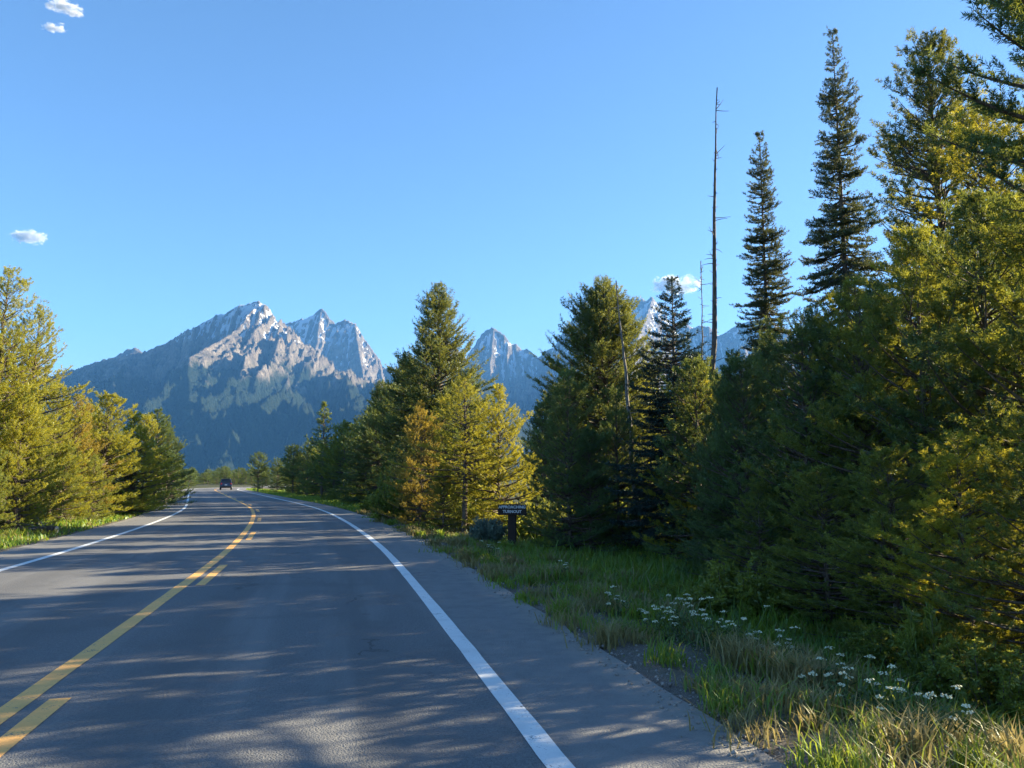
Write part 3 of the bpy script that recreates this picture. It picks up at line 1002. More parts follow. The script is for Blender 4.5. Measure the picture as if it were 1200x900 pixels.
while k < 30:
    a_ = float(ARC[np.abs(CL[:, 1] - 36).argmin()]) + 92 * (k + random.random()) / 30
    x, y = [float(v_) for v_ in (CL[int(a_ / .5)] + NR[int(a_ / .5)] * (OFF_RE + random.uniform(5.0, 8.5)))]
    plant_tree('pine_tree', 'far%d' % random.randrange(4), x, y, random.uniform(4.2, 6.2), random.choice(['pine_dark', 'pine_dark', 'pine']), 'dark pine shoulder to shoulder in the roadside row toward the bend', 'pines in the row toward the bend', wide=random.uniform(1.0, 1.25))
    k += 1
OUT = np.array([(285, 548), (305, 532), (330, 538), (345, 520), (362, 514), (380, 500), (395, 508), (405, 497), (430, 482), (446, 462), (470, 440), (490, 400), (516, 372), (545, 400), (560, 440)], float)
k = 0
while k < 44:
    u = random.uniform(300, 556) if k < 32 else random.uniform(470, 556)
    d = random.uniform(64, 116)
    tv = float(np.interp(u, OUT[:, 0], OUT[:, 1])) + random.uniform(5, 18)
    x, y, zt = at(u, tv, d)
    if float(lateral(x, y)[0]) < OFF_RE + 6 or zt > 11.5: continue
    plant_tree('pine_tree', 'far%d' % random.randrange(4), x, y, zt, 'pine_dark', 'dark pine in the closed wood between the roadside row and the tall pointed fir', 'pines of the closed wood behind the row', wide=random.uniform(.8, 1.05))
    k += 1
# ---- left side
G_L = 'sunlit pines along the left verge'
T('pine_tree', 'young1', -38, 23.5, 300, 'pine_sunlit', 'tall yellow pine just past the left edge', G_L, wide=.85)
T('pine_tree', 'pine0', 8, 25.0, 312, 'pine_sunlit', 'tallest yellow pine at the left edge', G_L, wide=1.05)
T('pine_tree', 'pine2', 40, 26.5, 352, 'pine_sunlit', 'leaning feathery yellow pine against the sky, second from the left edge', G_L, wide=.95, tilt=2, tilt_az=1.6)
T('pine_tree', 'young3', 30, 24.0, 455, 'pine_sunlit', 'full yellow pine low before the two tallest yellow pines', G_L)
T('pine_tree', 'young2', 92, 33.0, 462, 'pine_rust', 'rusty topped pine beside the tall yellow ones', G_L, wide=1.1)
T('pine_tree', 'young0', 128, 35.0, 459, 'pine_sunlit', 'bright yellow pine at the middle of the left clump', G_L, wide=1.3)
T('pine_tree', 'young1', 158, 38.0, 482, 'pine_sunlit', 'yellow pine with upturned boughs right of the middle one', G_L, wide=1.3)
T('pine_tree', 'young3', 187, 47.0, 478, 'pine_dark', 'darker green pine at the right end of the left clump', G_L, wide=1.2)
T('pine_tree', 'young2', 206, 58.0, 512, 'pine', 'small olive pine ending the left clump by the bend', G_L, wide=.8)
T('pine_tree', 'young1', 68, 30.0, 448, 'pine_sunlit', 'yellow pine in the gap between the tallest yellow pines and the rusty topped pine', G_L, wide=1.1)
T('pine_tree', 'young2', 110, 36.0, 474, 'pine_sunlit', 'yellow pine between the rusty topped pine and the bright middle pine', G_L, wide=1.1)
T('pine_tree', 'young0', 172, 42.0, 484, 'pine_sunlit', 'yellow green pine before the darker pine of the left clump', G_L, wide=1.1)
T('pine_tree', 'young1', 198, 53.0, 500, 'pine_dark', 'dark pine between the darker green pine and the small olive pine by the bend', G_L, wide=1.0)
T('pine_tree', 'young3', 20, 27.5, 385, 'pine_sunlit', 'full yellow pine between the two tallest yellow pines', G_L, wide=1.0)
T('young_pine', 'young0', 78, 29.5, 520, 'pine', 'low green pine under the rusty topped pine', G_L, wide=1.1)
T('young_pine', 'young2', 112, 31.5, 532, 'pine', 'low green pine under the bright yellow pine', G_L, wide=1.1)
T('young_pine', 'young1', 150, 38.0, 540, 'pine_dark', 'low dark pine under the yellow pine with upturned boughs', G_L, wide=1.1)
T('young_pine', 'young3', 50, 26.0, 520, 'pine', 'low green pine behind the fallen branches', G_L, wide=1.1)
T('young_pine', 'young0', -12, 22.0, 520, 'pine', 'low green pine at the left edge of the picture', G_L, wide=1.1)
k = 0
while k < 16:
    a_ = float(ARC[np.abs(CL[:, 1] - 24).argmin()]) + 48 * (k + random.random()) / 16
    x, y = [float(v_) for v_ in (CL[int(a_ / .5)] + NR[int(a_ / .5)] * (OFF_LE - random.uniform(4.2, 6.5)))]
    plant_tree('young_pine', 'young%d' % random.randrange(4), x, y, random.uniform(2.6, 4.6), random.choice(['pine', 'pine', 'pine_sunlit', 'pine_dark']), 'young pine packed low along the left verge under the yellow pines', 'young pines along the left verge', wide=random.uniform(1.1, 1.4))
    k += 1
# ---- forest behind, seen only through gaps
def fill(n, us, ds, hs_, keys, mats, label, group, clear=0):
    k = 0
    while k < n:
        u, d = random.uniform(*us), random.uniform(*ds)
        x, y = ground_xy(u, d)
        la = float(lateral(x, y)[0])
        if OFF_LE - 4.5 < la < OFF_RE + 5.0: continue
        plant_tree('pine_tree', random.choice(keys), x, y, random.uniform(*hs_), random.choice(mats), label, group, wide=random.uniform(.9, 1.15))
        k += 1
fill(7, (880, 1150), (18, 26), (5.0, 6.6), ['young0', 'young1', 'young2', 'young3'], ['pine', 'pine_dark', 'pine_sunlit'], 'pine deep in the wood behind the near right pines', 'pines deep in the right wood')
fill(7, (800, 900), (18, 24), (4.2, 5.6), ['young0', 'young1', 'young2', 'young3'], ['pine', 'pine_dark', 'pine_sunlit'], 'pine deep in the wood behind the near right pines', 'pines deep in the right wood')
fill(16, (650, 800), (34, 48), (5.2, 7.2), ['far0', 'far1', 'far3'], ['pine', 'pine_dark', 'pine_sunlit'], 'pine deep in the wood behind the sign', 'pines deep in the wood behind the sign')
fill(16, (400, 560), (50, 90), (4.5, 7.0), ['far0', 'far1', 'far2', 'far3'], ['pine_dark', 'pine'], 'pine standing behind the roadside row toward the bend', 'pines behind the roadside row')
fill(14, (-60, 190), (36, 62), (4.0, 6.5), ['far0', 'far1', 'far3'], ['pine', 'pine_dark'], 'pine in the shade behind the left yellow pines', 'pines behind the left clump')
for k in range(64):
    u = 190 + k * 2.6 + random.uniform(-3, 3)
    d = random.uniform(235, 300) if u > 226 else random.uniform(150, 200)
    x, y = ground_xy(u, d)
    if OFF_LE - 5 < float(lateral(x, y)[0]) < OFF_RE + 4: continue
    plant_tree('pine_tree', 'far%d' % (k % 4), x, y, at(u, random.uniform(545, 556), d)[2], 'pine_dark', 'distant pine beyond the bend at the foot of the blue slope', 'distant pines beyond the bend', wide=1.5)
# unseen wood beside and behind the camera; firs added to shade the road
for (x, y, h, k) in ((7.9, 3.2, 5.6, 'young0'), (8.2, -.6, 6.0, 'young1'), (9.0, -4.0, 6.4, 'young3'), (10.3, 6.6, 5.0, 'fir1'), (12.8, 13.8, 6.0, 'fir1'), (12.2, 15.6, 6.4, 'fir1')):
    plant_tree('pine_tree', k, x, y, h, 'pine', 'unseen roadside pine beside the viewpoint, past the right edge', 'pines beside the viewpoint')


# ---- dead trees
def snag(name, u, d, topv, r0, label, tiltu, nst, seed, zbase=None, mat='dead_wood'):
    rs = np.random.default_rng(seed)
    x, y = at(u, 430, d)[0], d
    z0 = float(gz(x, y)[0]) - .05
    top = at(u + tiltu, topv, d)
    Hh = top[2] - z0
    e = props(empty(name, (x, y, z0)), label, 'dead tree')
    n = 22
    s = np.linspace(0, 1, n)
    px = (top[0] - x) * s + np.cumsum(rs.normal(size=n)) * .018 * (s > 0)
    py = np.cumsum(rs.normal(size=n)) * .015
    pts = np.c_[px, py, s * Hh]
    rad = np.maximum(r0 * (1 - s) ** .75, .018)
    MB().tube(pts, rad, 10).build('trunk', M[mat], e, True)
    P, Q = [], []
    for k in range(nst):
        t = rs.uniform(.25, .99)
        a = rs.uniform(0, 6.28); L_ = (.14 + .75 * rs.random() ** 2.5) * (1.2 - t * .6)
        q = np.array([np.interp(t, s, pts[:, c]) for c in range(3)])
        w = np.linspace(0, 1, 5)
        dv = np.array([math.cos(a), math.sin(a), rs.uniform(-.3, .5)])
        P.append(q + dv * (w * L_)[:, None] + UP * (w ** 2 * rs.uniform(-.1, .12))[:, None]); Q.append(np.linspace(.016, .005, 5))
    for a_, b_ in zip(P, Q):
        v, f = tubes_np(np.array([a_]), np.array([b_]), 4)
        link('branch_stub', mesh_np('branch_stub', v, f), M[mat], e)
    return e


snag('dead_tree', 829, 24.0, 103, .125, 'tall bare dead trunk leaning slightly right, between the spruce and the spires', 12, 90, 3, mat='bark')
snag('dead_tree', 818, 31.0, 306, .07, 'thin dead pole with fine twigs, left of the tall bare dead trunk', 4, 90, 4)
snag('dead_tree', 746, 24.0, 330, .10, 'bleached dead trunk leaning left against the big rounded tree', -22, 26, 5, mat='bark_grey')
#@@REST
# ------------------------------------------------------------------ undergrowth, grass, flowers
GR = np.random.default_rng(9)


def gblades(x, y, z, h, w, tone, lean):
    """bent grass blades: three small triangles each"""
    n = len(x)
    a = GR.random(n) * 6.283
    d = np.c_[np.cos(a), np.sin(a)]
    sd = np.c_[-d[:, 1], d[:, 0], np.zeros(n)] * (w / 2)[:, None]
    b = np.c_[x, y, z]
    le = lean * (.4 + .9 * GR.random(n))
    m1 = b + np.c_[d * (h * le * .30)[:, None], h * .55]
    tp_ = b + np.c_[d * (h * le)[:, None], h * (1 - .25 * le)]
    V = np.stack([b - sd, b + sd, m1 + sd * .8, m1 - sd * .8, tp_], 1).reshape(-1, 3)
    o = np.arange(n)[:, None] * 5
    F = np.concatenate([o + [[0, 1, 2]], o + [[0, 2, 3]], o + [[3, 2, 4]]])
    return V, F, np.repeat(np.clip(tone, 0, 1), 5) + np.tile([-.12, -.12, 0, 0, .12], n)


def road_pt(arc, off):
    i = np.clip(np.searchsorted(ARC, arc), 0, len(CL) - 1)
    return CL[i, 0] + NR[i, 0] * off, CL[i, 1] + NR[i, 1] * off


A0 = float(ARC[np.abs(CL[:, 1]).argmin()])      # arc length abreast of the camera


def verge(n, amin, amax, omin, omax, pw=1.0):
    """points on a verge, thicker near the camera"""
    t = GR.random(n)
    ar = A0 + amin + (amax - amin) * t ** pw
    of = omin + (omax - omin) * GR.random(n)
    i = np.clip(np.searchsorted(ARC, ar), 1, len(CL) - 1)
    f = (ar - ARC[i - 1]) / (ARC[i] - ARC[i - 1])
    c = CL[i - 1] * (1 - f)[:, None] + CL[i] * f[:, None]
    q = c + NR[i] * of[:, None]
    return q[:, 0], q[:, 1], of


def make_grass():
    parts_g, parts_d = [], []
    # right verge
    x, y, of = verge(150000, 1.0, 62, OFF_RE + .05, OFF_RE + 8.5, 2.1)
    r_ = of - OFF_RE
    cl1 = fbm(x * .9, y * .9, 3); cl2 = fbm(x * 2.6 + 7, y * 2.6, 2)
    dist = np.hypot(x, y)
    dens = sstep(.35, 2.2, r_ + 1.3 * cl1 + .5 * cl2)
    k = GR.random(len(x)) < dens
    x, y, r_, cl1, cl2, dist = x[k], y[k], r_[k], cl1[k], cl2[k], dist[k]
    h = (.05 + .33 * sstep(.9, 4.0, r_ + .8 * cl1)) * (.45 + .8 * GR.random(len(x))) * (1 + .35 * cl2)
    h *= .42 + .58 * sstep(6, 12, y)
    w = .0065 + .0011 * dist
    dry = (GR.random(len(x)) < (.48 - .45 * sstep(.4, 1.9, r_ + .9 * cl2))) | (GR.random(len(x)) < .03)
    z = gz(x, y)
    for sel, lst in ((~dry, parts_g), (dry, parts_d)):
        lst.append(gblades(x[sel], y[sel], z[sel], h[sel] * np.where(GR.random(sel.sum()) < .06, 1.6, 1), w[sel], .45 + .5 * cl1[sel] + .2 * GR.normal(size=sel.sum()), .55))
    # tufts at the pavement edge
    tx, ty, tof = verge(330, 2.5, 40, OFF_RE - .02, OFF_RE + 2.4, 1.5)
    rep = np.repeat(np.arange(len(tx)), 70)
    sp = (.05 + .13 * GR.random(len(tx)))[rep]
    x = tx[rep] + GR.normal(size=len(rep)) * sp; y = ty[rep] + GR.normal(size=len(rep)) * sp
    h = (.09 + .22 * GR.random(len(tx)))[rep] * (.5 + .7 * GR.random(len(rep)))
    w = .006 + .0010 * np.hypot(x, y)
    isd = (GR.random(len(tx)) < .55)[rep]
    z = np.maximum(gz(x, y), -.6)
    for sel, lst in ((~isd, parts_g), (isd, parts_d)):
        lst.append(gblades(x[sel], y[sel], z[sel], h[sel], w[sel], .55 + .2 * GR.normal(size=sel.sum()), .8))
    # blond clumps
    for (u, v, hh, n) in ((880, 812, .34, 260), (893, 800, .30, 160), (935, 832, .36, 300), (660, 688, .3, 160), (575, 690, .22, 160), (900, 860, .2, 150), (950, 870, .25, 150), (735, 682, .35, 120)):
        x0, y0 = ground_pt(u, v, -.30); d = y0
        x = x0 + GR.normal(size=n) * .13; y = y0 + GR.normal(size=n) * .13
        parts_d.append(gblades(x, y, gz(x, y), hh * (.5 + .6 * GR.random(n)), np.full(n, .008 + .0009 * d), .7 + .2 * GR.normal(size=n), .7))
    # left verge
    x, y, of = verge(46000, 14, 120, OFF_LE - 6.0, OFF_LE + .02, 1.5)
    r_ = OFF_LE - of
    cl1 = fbm(x * .8, y * .8, 3)
    k = GR.random(len(x)) < sstep(.0, .5, r_ + .4 * cl1)
    x, y, r_, cl1 = x[k], y[k], r_[k], cl1[k]
    h = (.10 + .28 * sstep(.2, 1.6, r_)) * (.5 + .8 * GR.random(len(x)))
    w = .006 + .0012 * np.hypot(x, y)
    z = gz(x, y)
    dry = GR.random(len(x)) < .10 + .25 * (cl1 > .25)
    for sel, lst in ((~dry, parts_g), (dry, parts_d)):
        lst.append(gblades(x[sel], y[sel], z[sel], h[sel], w[sel], .6 + .4 * cl1[sel] + .2 * GR.normal(size=sel.sum()), .5))
    # far right verge and forest floor
    x, y, of = verge(40000, 40, 150, OFF_RE + .1, OFF_RE + 9, 1.3)
    h = (.12 + .25 * sstep(.3, 2.0, of - OFF_RE)) * (.5 + .8 * GR.random(len(x)))
    parts_g.append(gblades(x, y, gz(x, y), h, .006 + .0011 * np.hypot(x, y), .55 + .25 * GR.normal(size=len(x)), .5))
    n = 42000
    u = GR.uniform(430, 1330, n); d = GR.uniform(14, 48, n)
    x = (u - 600) / 906 * d; y = d
    k = lateral(x, y) > OFF_RE + 6
    x, y = x[k], y[k]
    parts_g.append(gblades(x, y, gz(x, y), .15 + .35 * GR.random(len(x)), .008 + .0011 * np.hypot(x, y), .45 + .25 * GR.normal(size=len(x)), .6))
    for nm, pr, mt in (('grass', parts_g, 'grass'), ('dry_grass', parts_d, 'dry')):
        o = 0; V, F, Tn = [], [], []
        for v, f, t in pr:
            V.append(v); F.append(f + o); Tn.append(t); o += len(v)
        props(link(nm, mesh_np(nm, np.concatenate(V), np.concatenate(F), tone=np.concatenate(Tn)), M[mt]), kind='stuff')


make_grass()

# loose stones along the pavement edge
n = 5200
x, y, of = verge(n, 1.5, 22, OFF_RE - .25, OFF_RE + 1.7, 1.7)
s = .006 + .018 * GR.random(n) ** 3
ico = np.array([(0, 0, 1), (.9, 0, .1), (.1, .95, 0), (-.85, .15, .1), (0, -.9, .05), (0, 0, -1)])
fc = np.array([(0, 1, 2), (0, 2, 3), (0, 3, 4), (0, 4, 1), (5, 2, 1), (5, 3, 2), (5, 4, 3), (5, 1, 4)])
z = np.where(of < OFF_RE - .05, .004, gz(x, y) + .0)
z = np.where(np.abs(of - OFF_RE) < .12, np.maximum(z, .004), z)
V = (np.c_[x, y, z][:, None] + ico[None] * (s[:, None, None] * (.7 + .6 * GR.random((n, 6, 3))))).reshape(-1, 3)
F = (np.arange(n)[:, None, None] * 6 + fc[None]).reshape(-1, 3)
props(link('gravel', mesh_np('gravel', V, F), simple('gravel_stone', (.25, .23, .21), .9, var=.35, scale=30)), kind='stuff')


# leafy bushes
def bush_mesh(seed, H, Rb, n_st, leafL, leafw, nl, ang=65):
    rs = np.random.default_rng(seed)
    global TRS
    TRS = np.random.default_rng(seed + 1)
    P, Q, tp, td, tl, tt = [], [], [], [], [], []
    k = 7
    s = np.linspace(0, 1, k)
    for i in range(n_st):
        a = rs.uniform(0, 6.28); o = rs.uniform(.05, 1) ** .6
        L_ = H * (1.05 - .45 * o * o) * rs.uniform(.7, 1.1)
        el = R(88 - 52 * o) + R(15) * s
        dr = np.c_[np.cos(el) * math.cos(a), np.cos(el) * math.sin(a), np.sin(el)]
        pts = np.r_[np.zeros((1, 3)), np.cumsum(dr[:-1] * L_ / (k - 1), 0)] + np.array([math.cos(a) * o * Rb * .35, math.sin(a) * o * Rb * .35, 0])
        pts += rs.normal(size=(k, 3)) * .012 * H
        P.append(pts); Q.append(np.linspace(.012 * H + .002, .003, k))
        m_ = 16
        u = .12 + .88 * rs.random(m_) ** .7
        b = np.stack([np.interp(u, s, pts[:, c]) for c in range(3)], 1)
        d = unit(np.stack([np.interp(u, s, dr[:, c]) for c in range(3)], 1) + .75 * rs.normal(size=(m_, 3)))
        tp.append(b); td.append(d); tl.append(H * .16 * (.5 + rs.random(m_))); tt.append(np.clip(.5 + .22 * rs.normal(size=m_) + .3 * (u - .5), 0, 1))
    sv, sf = tubes_np(np.array(P), np.array(Q), 4)
    v, f, t = blades(np.concatenate(tp), np.concatenate(td), np.concatenate(tl), np.concatenate(tt), nl, leafL, leafw, ang)
    v[:, 2] = np.maximum(v[:, 2], .01)
    return mesh_np('stems', sv, sf, True), mesh_np('foliage', v, f, tone=t)


BUSH = {'leafy': bush_mesh(31, 1.0, 1.0, 60, .075, .038, 11), 'leafy_fine': bush_mesh(32, 1.0, 1.0, 70, .055, .026, 13),
        'sage': bush_mesh(33, .6, .7, 70, .055, .012, 22, 35), 'weed': bush_mesh(34, .8, .5, 26, .13, .028, 7, 50)}


def bush(name, key, u, d, h, wid, mat, label, cat='bush', group=None):
    x, y = at(u, HZ + 906 * 2.0 / d, d)[0], d
    b0 = .6 if key == 'sage' else (.8 if key == 'weed' else 1.0)
    e = props(empty(name, (x, y, float(gz(x, y)[0]) - .02), random.uniform(0, 6.28), (wid / 1.2, wid / 1.2, h / b0)), label, cat, group)
    sm, fm = BUSH[key]
    o = link('stems', sm, None, e); set_mat(o, M['bark'])
    o = link('foliage', fm, None, e); set_mat(o, M[mat])
    return e


bush('bush', 'leafy', 463, 31, 1.75, 1.5, 'bush', 'yellow green leafy bush glowing at the road edge below the rusty golden pine')
bush('bush', 'leafy_fine', 440, 40, 1.0, 1.2, 'bush', 'small leafy bush farther along the road edge beyond the glowing one')
bush('sagebrush', 'sage', 572, 22.4, .75, 1.15, 'sage', 'silvery green sagebrush just left of the sign post')
bush('bush', 'weed', 1090, 7.6, .75, .62, 'bush', 'bright broad leaved bush in the lower right corner')
bush('bush', 'leafy_fine', 1040, 8.5, .45, .8, 'bush', 'low leafy bush beside the white flowers near the lower right corner')
bush('bush', 'leafy', 868, 11.6, .8, 1.1, 'bush', 'leafy bush with sun flecks under the shaggy pines, behind the flower patch')
bush('bush', 'leafy_fine', 800, 13.2, .35, .9, 'bush', 'low bright green bush among the flowers at the middle of the verge')
bush('bush', 'leafy_fine', 1170, 6.9, .6, .9, 'bush', 'leafy bush at the very bottom of the right edge')
for i, (u, d) in enumerate(((470, 38), (500, 31), (530, 28), (556, 27), (612, 25.5), (645, 26), (680, 25), (700, 24), (735, 25), (760, 25.5), (590, 28), (640, 29), (420, 55), (395, 62), (520, 34), (572, 30), (612, 29), (720, 28), (830, 22), (860, 20))):
    bush('bush', ('leafy', 'leafy_fine')[i % 2], u, d, random.uniform(.7, 1.5), random.uniform(1.2, 2.0), ('bush', 'pine')[i % 2], 'shrub filling the gap between the trunks of the right wood', group='shrubs between the trunks')


def flower_mesh(seed, n, H, spread):
    rs = np.random.default_rng(seed)
    sb, heads, lb = MB(), [], []
    for i in range(n):
        a, r_ = rs.uniform(0, 6.28), spread * rs.random() ** .6
        x, y = r_ * math.cos(a), r_ * math.sin(a)
        h = H * rs.uniform(.45, 1.1)
        top = Vector((x * 1.25 + rs.normal() * .02, y * 1.25 + rs.normal() * .02, h))
        sb.tube([(x * .6, y * .6, 0), (x, y, h * .55), top], [.005, .0042, .003], 4, False)
        rad = rs.uniform(.020, .048)
        hb = MB()
        for q in range(16):
            aa, rr_ = rs.uniform(0, 6.28), rad * math.sqrt(rs.random())
            c = top + Vector((rr_ * math.cos(aa), rr_ * math.sin(aa), .012 - rr_ * .25 + rs.normal() * .004))
            s_ = rs.uniform(.006, .011)
            P = [c + Vector((s_ * math.cos(w), s_ * math.sin(w), rs.normal() * .004)) for w in np.arange(5) * 1.2566 + rs.random()]
            hb.add(P + [c + Vector((0, 0, .006))], [(0, 1, 5), (1, 2, 5), (2, 3, 5), (3, 4, 5), (4, 0, 5)])
            sb.add([top - Vector((0, 0, .03)), c + Vector((.0015, 0, 0)), c - Vector((.0015, 0, 0))], [(0, 1, 2)])
        heads.append(hb.me('flower_head'))
    # feathery leaves low on the stems
    for i in range(n * 7):
        a, r_ = rs.uniform(0, 6.28), spread * rs.random() ** .6
        b = Vector((r_ * math.cos(a), r_ * math.sin(a), H * .55 * rs.random()))
        d = Vector((rs.normal(), rs.normal(), rs.uniform(.2, 1.4))).normalized() * rs.uniform(.05, .12)
        w = d.cross(Vector((rs.normal(), rs.normal(), rs.normal()))).normalized() * .011
        lb.append((b, d, w))
    for b, d, w in lb: sb.add([b - w * .3, b + d * .5 + w, b + d, b + d * .5 - w], [(0, 1, 2, 3)])
    return sb.me('stems'), heads


FL = [flower_mesh(41, 12, .40, .30), flower_mesh(42, 7, .34, .22), flower_mesh(43, 26, .44, .50), flower_mesh(44, 4, .46, .2)]
fl = [(833, 756, 2, 'largest patch of small white flowers in the green grass'),  (884, 767, 1, 'few white flowers between the largest patch and the pines'),
       (786, 741, 0, 'white flower clump lit by the sun left of the largest patch'), (767, 746, 3, 'few white flowers at the left of the sunlit clump'),
      (727, 724, 1, 'white flower clump standing farthest up the green verge'),  (925, 770, 1, 'white flower heads in the shade under the low bushy pine'),
       (988, 828, 0, 'white flowers beside the blond grass tuft'), 
      (1034, 838, 3, 'few white flowers near the lower leafy bush'), (960, 800, 3, 'few white flowers behind the blond grass tuft'), (575, 652, 1, 'tiny white flowers in front of the sagebrush'),
      (655, 678, 3, 'tiny white flowers in the grass right of the sign'), (1078, 858, 0, 'white flower stalks at the bottom right, before the broad leaved bush')]
for u, v, k, lb in fl:
    x, y = ground_pt(u, v, -.08)
    e = props(empty('wildflower', (x, y, float(gz(x, y)[0]) - .01), random.uniform(0, 6.28)), lb, 'flower', 'white wildflowers on the right verge')
    link('stems', FL[k][0], M['stem'], e); [link('flower_head', h_, M['flower'], e) for h_ in FL[k][1]]

# ------------------------------------------------------------------ sign
M['brown'] = simple('brown_sign_paint', (.022, .014, .011), .9, var=.25, scale=9, bump=.15)
M['white'] = simple('white_letters', (.52, .53, .54), .6, var=.05)
sx, sy = 0.0, 21.4
szz = float(gz(sx, sy)[0])
sg = props(empty('road_sign', (sx, sy, szz), R(-9)), 'dark brown wooden sign with white lettering on a single stout post', 'sign')
top_z = 1.65 - (588.5 - HZ) / 906 * 21.4 - szz
MB().box((0, .035, (top_z - .02) / 2 - .15), (.22, .14, top_z + .24), bev=.012).build('post', M['brown'], sg)
bd = MB().box((.02, -.07, top_z - .19), (.78, .07, .29), bev=.012).build('board', M['brown'], sg)
for txt, zz, sz in (('APPROACHING', top_z - .118, .105), ('TURNOUT', top_z - .24, .105)):
    cu = bpy.data.curves.new('lettering', 'FONT')
    cu.body = txt; cu.size = sz; cu.align_x = 'CENTER'; cu.align_y = 'CENTER'; cu.extrude = .004; cu.offset = .003
    cu.space_character = 1.02
    to = bpy.data.objects.new('tmp_text', cu); COL.objects.link(to)
    bpy.context.view_layer.update()
    me = bpy.data.meshes.new_from_object(to.evaluated_get(bpy.context.evaluated_depsgraph_get()))
    bpy.data.objects.remove(to)
    lo = link('lettering', me, M['white'], bd)
    lo.location = (.02, -.1095, zz); lo.rotation_euler = (math.pi / 2, 0, 0)

# ------------------------------------------------------------------ car on the bend
M['car'] = simple('dark_blue_paint', (.012, .016, .045), .3, var=.05, coat=.6)
M['glass'] = simple('dark_glass', (.02, .025, .03), .08, var=.02)
M['tyre'] = simple('tyre_rubber', (.015, .015, .016), .85)
M['rim'] = simple('wheel_alloy', (.4, .41, .43), .35, .8, var=.05)
M['tail'] = simple('red_lens', (.25, .01, .012), .25, var=.05)
M['plate'] = simple('plate_white', (.6, .6, .62), .5, var=.05)
M['bump'] = simple('black_plastic', (.02, .02, .022), .6, var=.1)
i_c = int(np.abs(CL[:, 1] - 128).argmin())
cpos = CL[i_c] + NR[i_c] * 1.72
crot = math.atan2(TG[i_c, 1], TG[i_c, 0]) - math.pi / 2
car = props(empty('parked_car' if False else 'car', (cpos[0], cpos[1], 0.002), crot), 'dark blue sport utility car seen from behind, driving into the bend', 'car')
# side profile, y forward (rear at -2.35)
low = [(-2.33, .42), (-2.36, .62), (-2.30, 1.02), (-2.26, 1.06), (1.25, 1.08), (2.05, .98), (2.32, .80), (2.34, .45), (2.1, .30), (-2.1, .30)]
b = MB().prism(low, -.93, .93)
hb_ = b.build('body', M['car'], car)
bv = hb_.modifiers.new('b', 'BEVEL'); bv.width = .06; bv.segments = 3
g1_ = MB()
up = [(-2.26, 1.055), (-2.02, 1.66), (-1.85, 1.72), (-.1, 1.76), (.35, 1.70), (1.22, 1.075)]
P = [(sx_ * (.90 if z < 1.2 else .72), y, z) for sx_ in (-1, 1) for y, z in up]
F = [(5, 4, 3, 2, 1, 0), (6, 7, 8, 9, 10, 11)] + [(k, (k + 1) % 6, 6 + (k + 1) % 6, 6 + k) for k in range(6)]
g1_.add(P, F)
cab = g1_.build('cabin', M['car'], car)
bv = cab.modifiers.new('b', 'BEVEL'); bv.width = .05; bv.segments = 2
MB().add([(-.80, -2.235, 1.14), (.80, -2.235, 1.14), (.665, -2.07, 1.57), (-.665, -2.07, 1.57)], [(0, 1, 2, 3)]).add(
    [(-.78, -2.20, 1.16), (.78, -2.20, 1.16), (.65, -2.05, 1.56), (-.65, -2.05, 1.56)], [(3, 2, 1, 0)]).build('rear_window', M['glass'], car)
MB().add([(-.76, 1.07, 1.165), (.76, 1.07, 1.165), (.68, .42, 1.66), (-.68, .42, 1.66)], [(0, 1, 2, 3)]).build('windscreen', M['glass'], car)
for sx_ in (-1, 1):
    MB().add([(sx_ * .895, -1.95, 1.16), (sx_ * .895, .85, 1.16), (sx_ * .755, .30, 1.60), (sx_ * .755, -1.80, 1.60)], [(0, 1, 2, 3)]).build('side_window', M['glass'], car)
    MB().box((sx_ * .74, -2.33, .98), (.22, .10, .26), bev=.03).build('tail_light', M['tail'], car)
    MB().box((sx_ * .70, 2.30, .74), (.36, .10, .14), bev=.03).build('headlight', M['plate'], car)
    MB().box((sx_ * 1.02, .78, 1.12), (.20, .14, .15), bev=.03).build('side_mirror', M['car'], car)
    MB().box((sx_ * .66, -.8, 1.79), (.05, 1.7, .05), bev=.015).build('roof_rail', M['rim'], car)
    for wy in (-1.42, 1.42):
        wb = MB()
        for r0_, r1_, x0, x1 in ((.36, .36, .70, .95),):
            wb.tube([(sx_ * .70, wy, .36), (sx_ * .73, wy, .36), (sx_ * .92, wy, .36), (sx_ * .95, wy, .36)], [.33, .36, .36, .33], 20)
        wo = wb.build('wheel', M['tyre'], car)
        MB().tube([(sx_ * .93, wy, .36), (sx_ * .957, wy, .36)], [.22, .20], 16).build('rim', M['rim'], wo)
MB().box((0, -2.36, .50), (1.84, .14, .24), bev=.04).build('bumper', M['bump'], car)
MB().box((0, -2.385, .80), (.36, .03, .16), bev=.01).build('number_plate', M['plate'], car)
MB().box((0, -1.98, 1.72), (1.30, .26, .05), bev=.02).build('spoiler', M['car'], car)

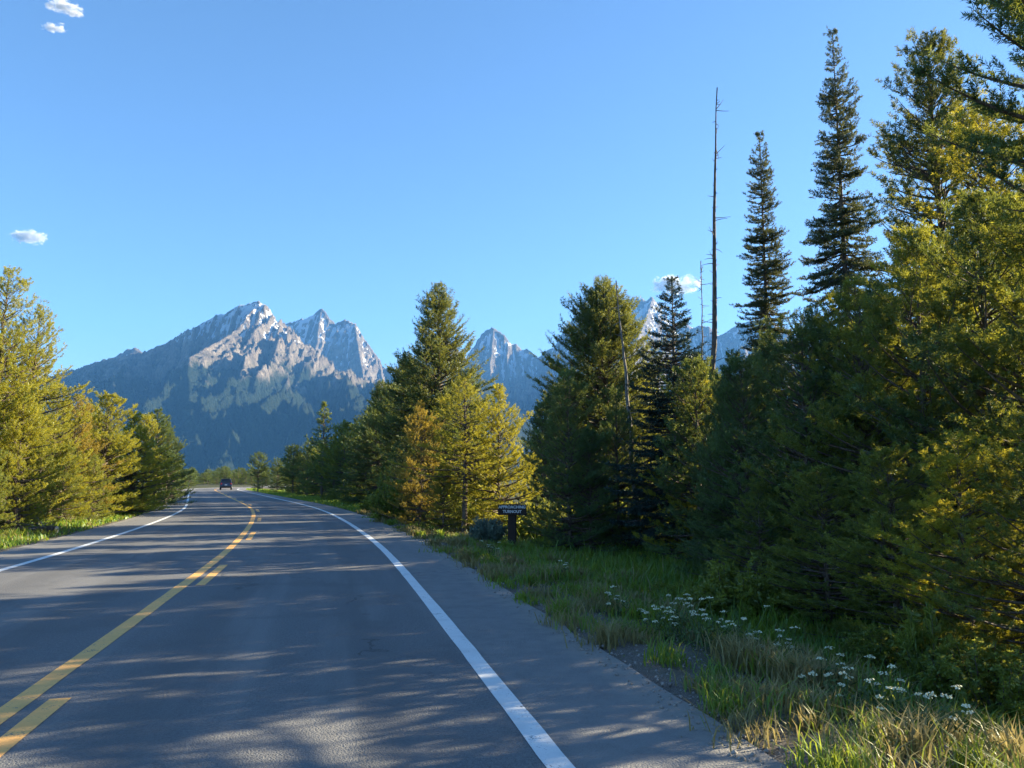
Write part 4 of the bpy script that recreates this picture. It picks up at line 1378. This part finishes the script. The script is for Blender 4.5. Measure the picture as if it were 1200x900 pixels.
# ------------------------------------------------------------------ fallen wood on the left verge
x, y = ground_xy(40, 24.2)
z = float(gz(x, y)[0])
lg = props(empty('fallen_log', (x, y, z), R(12)), 'dark fallen log with tangled dead branches at the grass edge below the yellow pines', 'log')
rs = np.random.default_rng(5)
MB().tube([(-1.3, .1, .12), (-.6, .0, .15), (.1, .02, .19), (.75, -.05, .22)], [.11, .13, .14, .125], 10).build('trunk', M['bark'], lg, True)
MB().tube([(.752, -.05, .22), (.765, -.052, .2205)], [.118, .115], 10).build('sawn_end', simple('cut_wood', (.55, .42, .30), .8), lg)
for k in range(16):
    a = rs.uniform(0, 6.28); x0 = rs.uniform(-1.2, .5); L_ = rs.uniform(.4, 1.0)
    p0 = Vector((x0, 0, .18)); dv = Vector((rs.normal() * .8, rs.normal() * .6, rs.uniform(.1, .8))).normalized()
    MB().tube([p0, p0 + dv * L_ * .5 + Vector((0, 0, .05)), p0 + dv * L_], [.018, .012, .004], 5).build('dead_branch', M['dead_wood'], lg, True)

# ------------------------------------------------------------------ clouds, far beyond the haze
import bmesh


def cloud(u, v, wpx, hpx, seed, label, slope=0.0, Y=14500):
    c = at(u, v, Y); pm = Y / 906
    rx, rz = wpx * pm * .62, hpx * pm * .75
    ry = rx * .7
    bm = bmesh.new()
    bmesh.ops.create_icosphere(bm, subdivisions=4, radius=1)
    me = bpy.data.meshes.new('cloud')
    bm.to_mesh(me); bm.free()
    m = bpy.data.materials.new('cloud_vapour'); m.use_nodes = True
    g = NT(m.node_tree); nt = m.node_tree
    nt.nodes.remove(nt.nodes['Principled BSDF'])
    P_ = g.coord()                                      # unit ball
    off = g.n.new('ShaderNodeVectorMath'); off.operation = 'ADD'; off.inputs[1].default_value = (seed * 3.7, seed, seed * 1.9)
    g.l.new(g.mapping(P_, (rx / rz * .55, ry / rz * .55, .8)), off.inputs[0])
    n1 = g.noise(off.outputs[0], 1.9, 8, .66, .5)
    ln = g.n.new('ShaderNodeVectorMath'); ln.operation = 'LENGTH'; g.l.new(P_, ln.inputs[0])
    body = g.math('SUBTRACT', n1, g.math('MULTIPLY', g.math('POWER', ln.outputs['Value'], 2.0), .30))
    low = g.math('MULTIPLY', g.rng(g.sep(P_)[2], -.9, -.1, .16, 0), 1.0)
    den = g.math('MULTIPLY', g.rng(g.math('SUBTRACT', body, low), .37, .50), .013)
    pv = g.n.new('ShaderNodeVolumePrincipled')
    pv.inputs['Color'].default_value = (1, 1, 1, 1); pv.inputs['Anisotropy'].default_value = .15
    g.l.new(den, pv.inputs['Density'])
    g.l.new(pv.outputs[0], nt.nodes['Material Output'].inputs['Volume'])
    o = link('cloud', me, m)
    o.location = c; o.scale = (rx, ry, rz); o.rotation_euler = (0, -math.atan(slope), 0)
    props(o, label, 'cloud')


cloud(74, 9, 46, 18, 1, 'white cloud puff at the top of the sky, upper of the two', -.22)
cloud(64, 33, 30, 11, 2, 'small wispy cloud just under the topmost cloud puff', .05)
cloud(33, 279, 50, 16, 3, 'flat white cloud low over the yellow pines')
cloud(792, 334, 62, 25, 4, 'ragged white cloud behind the tip of the black spruce', .05)
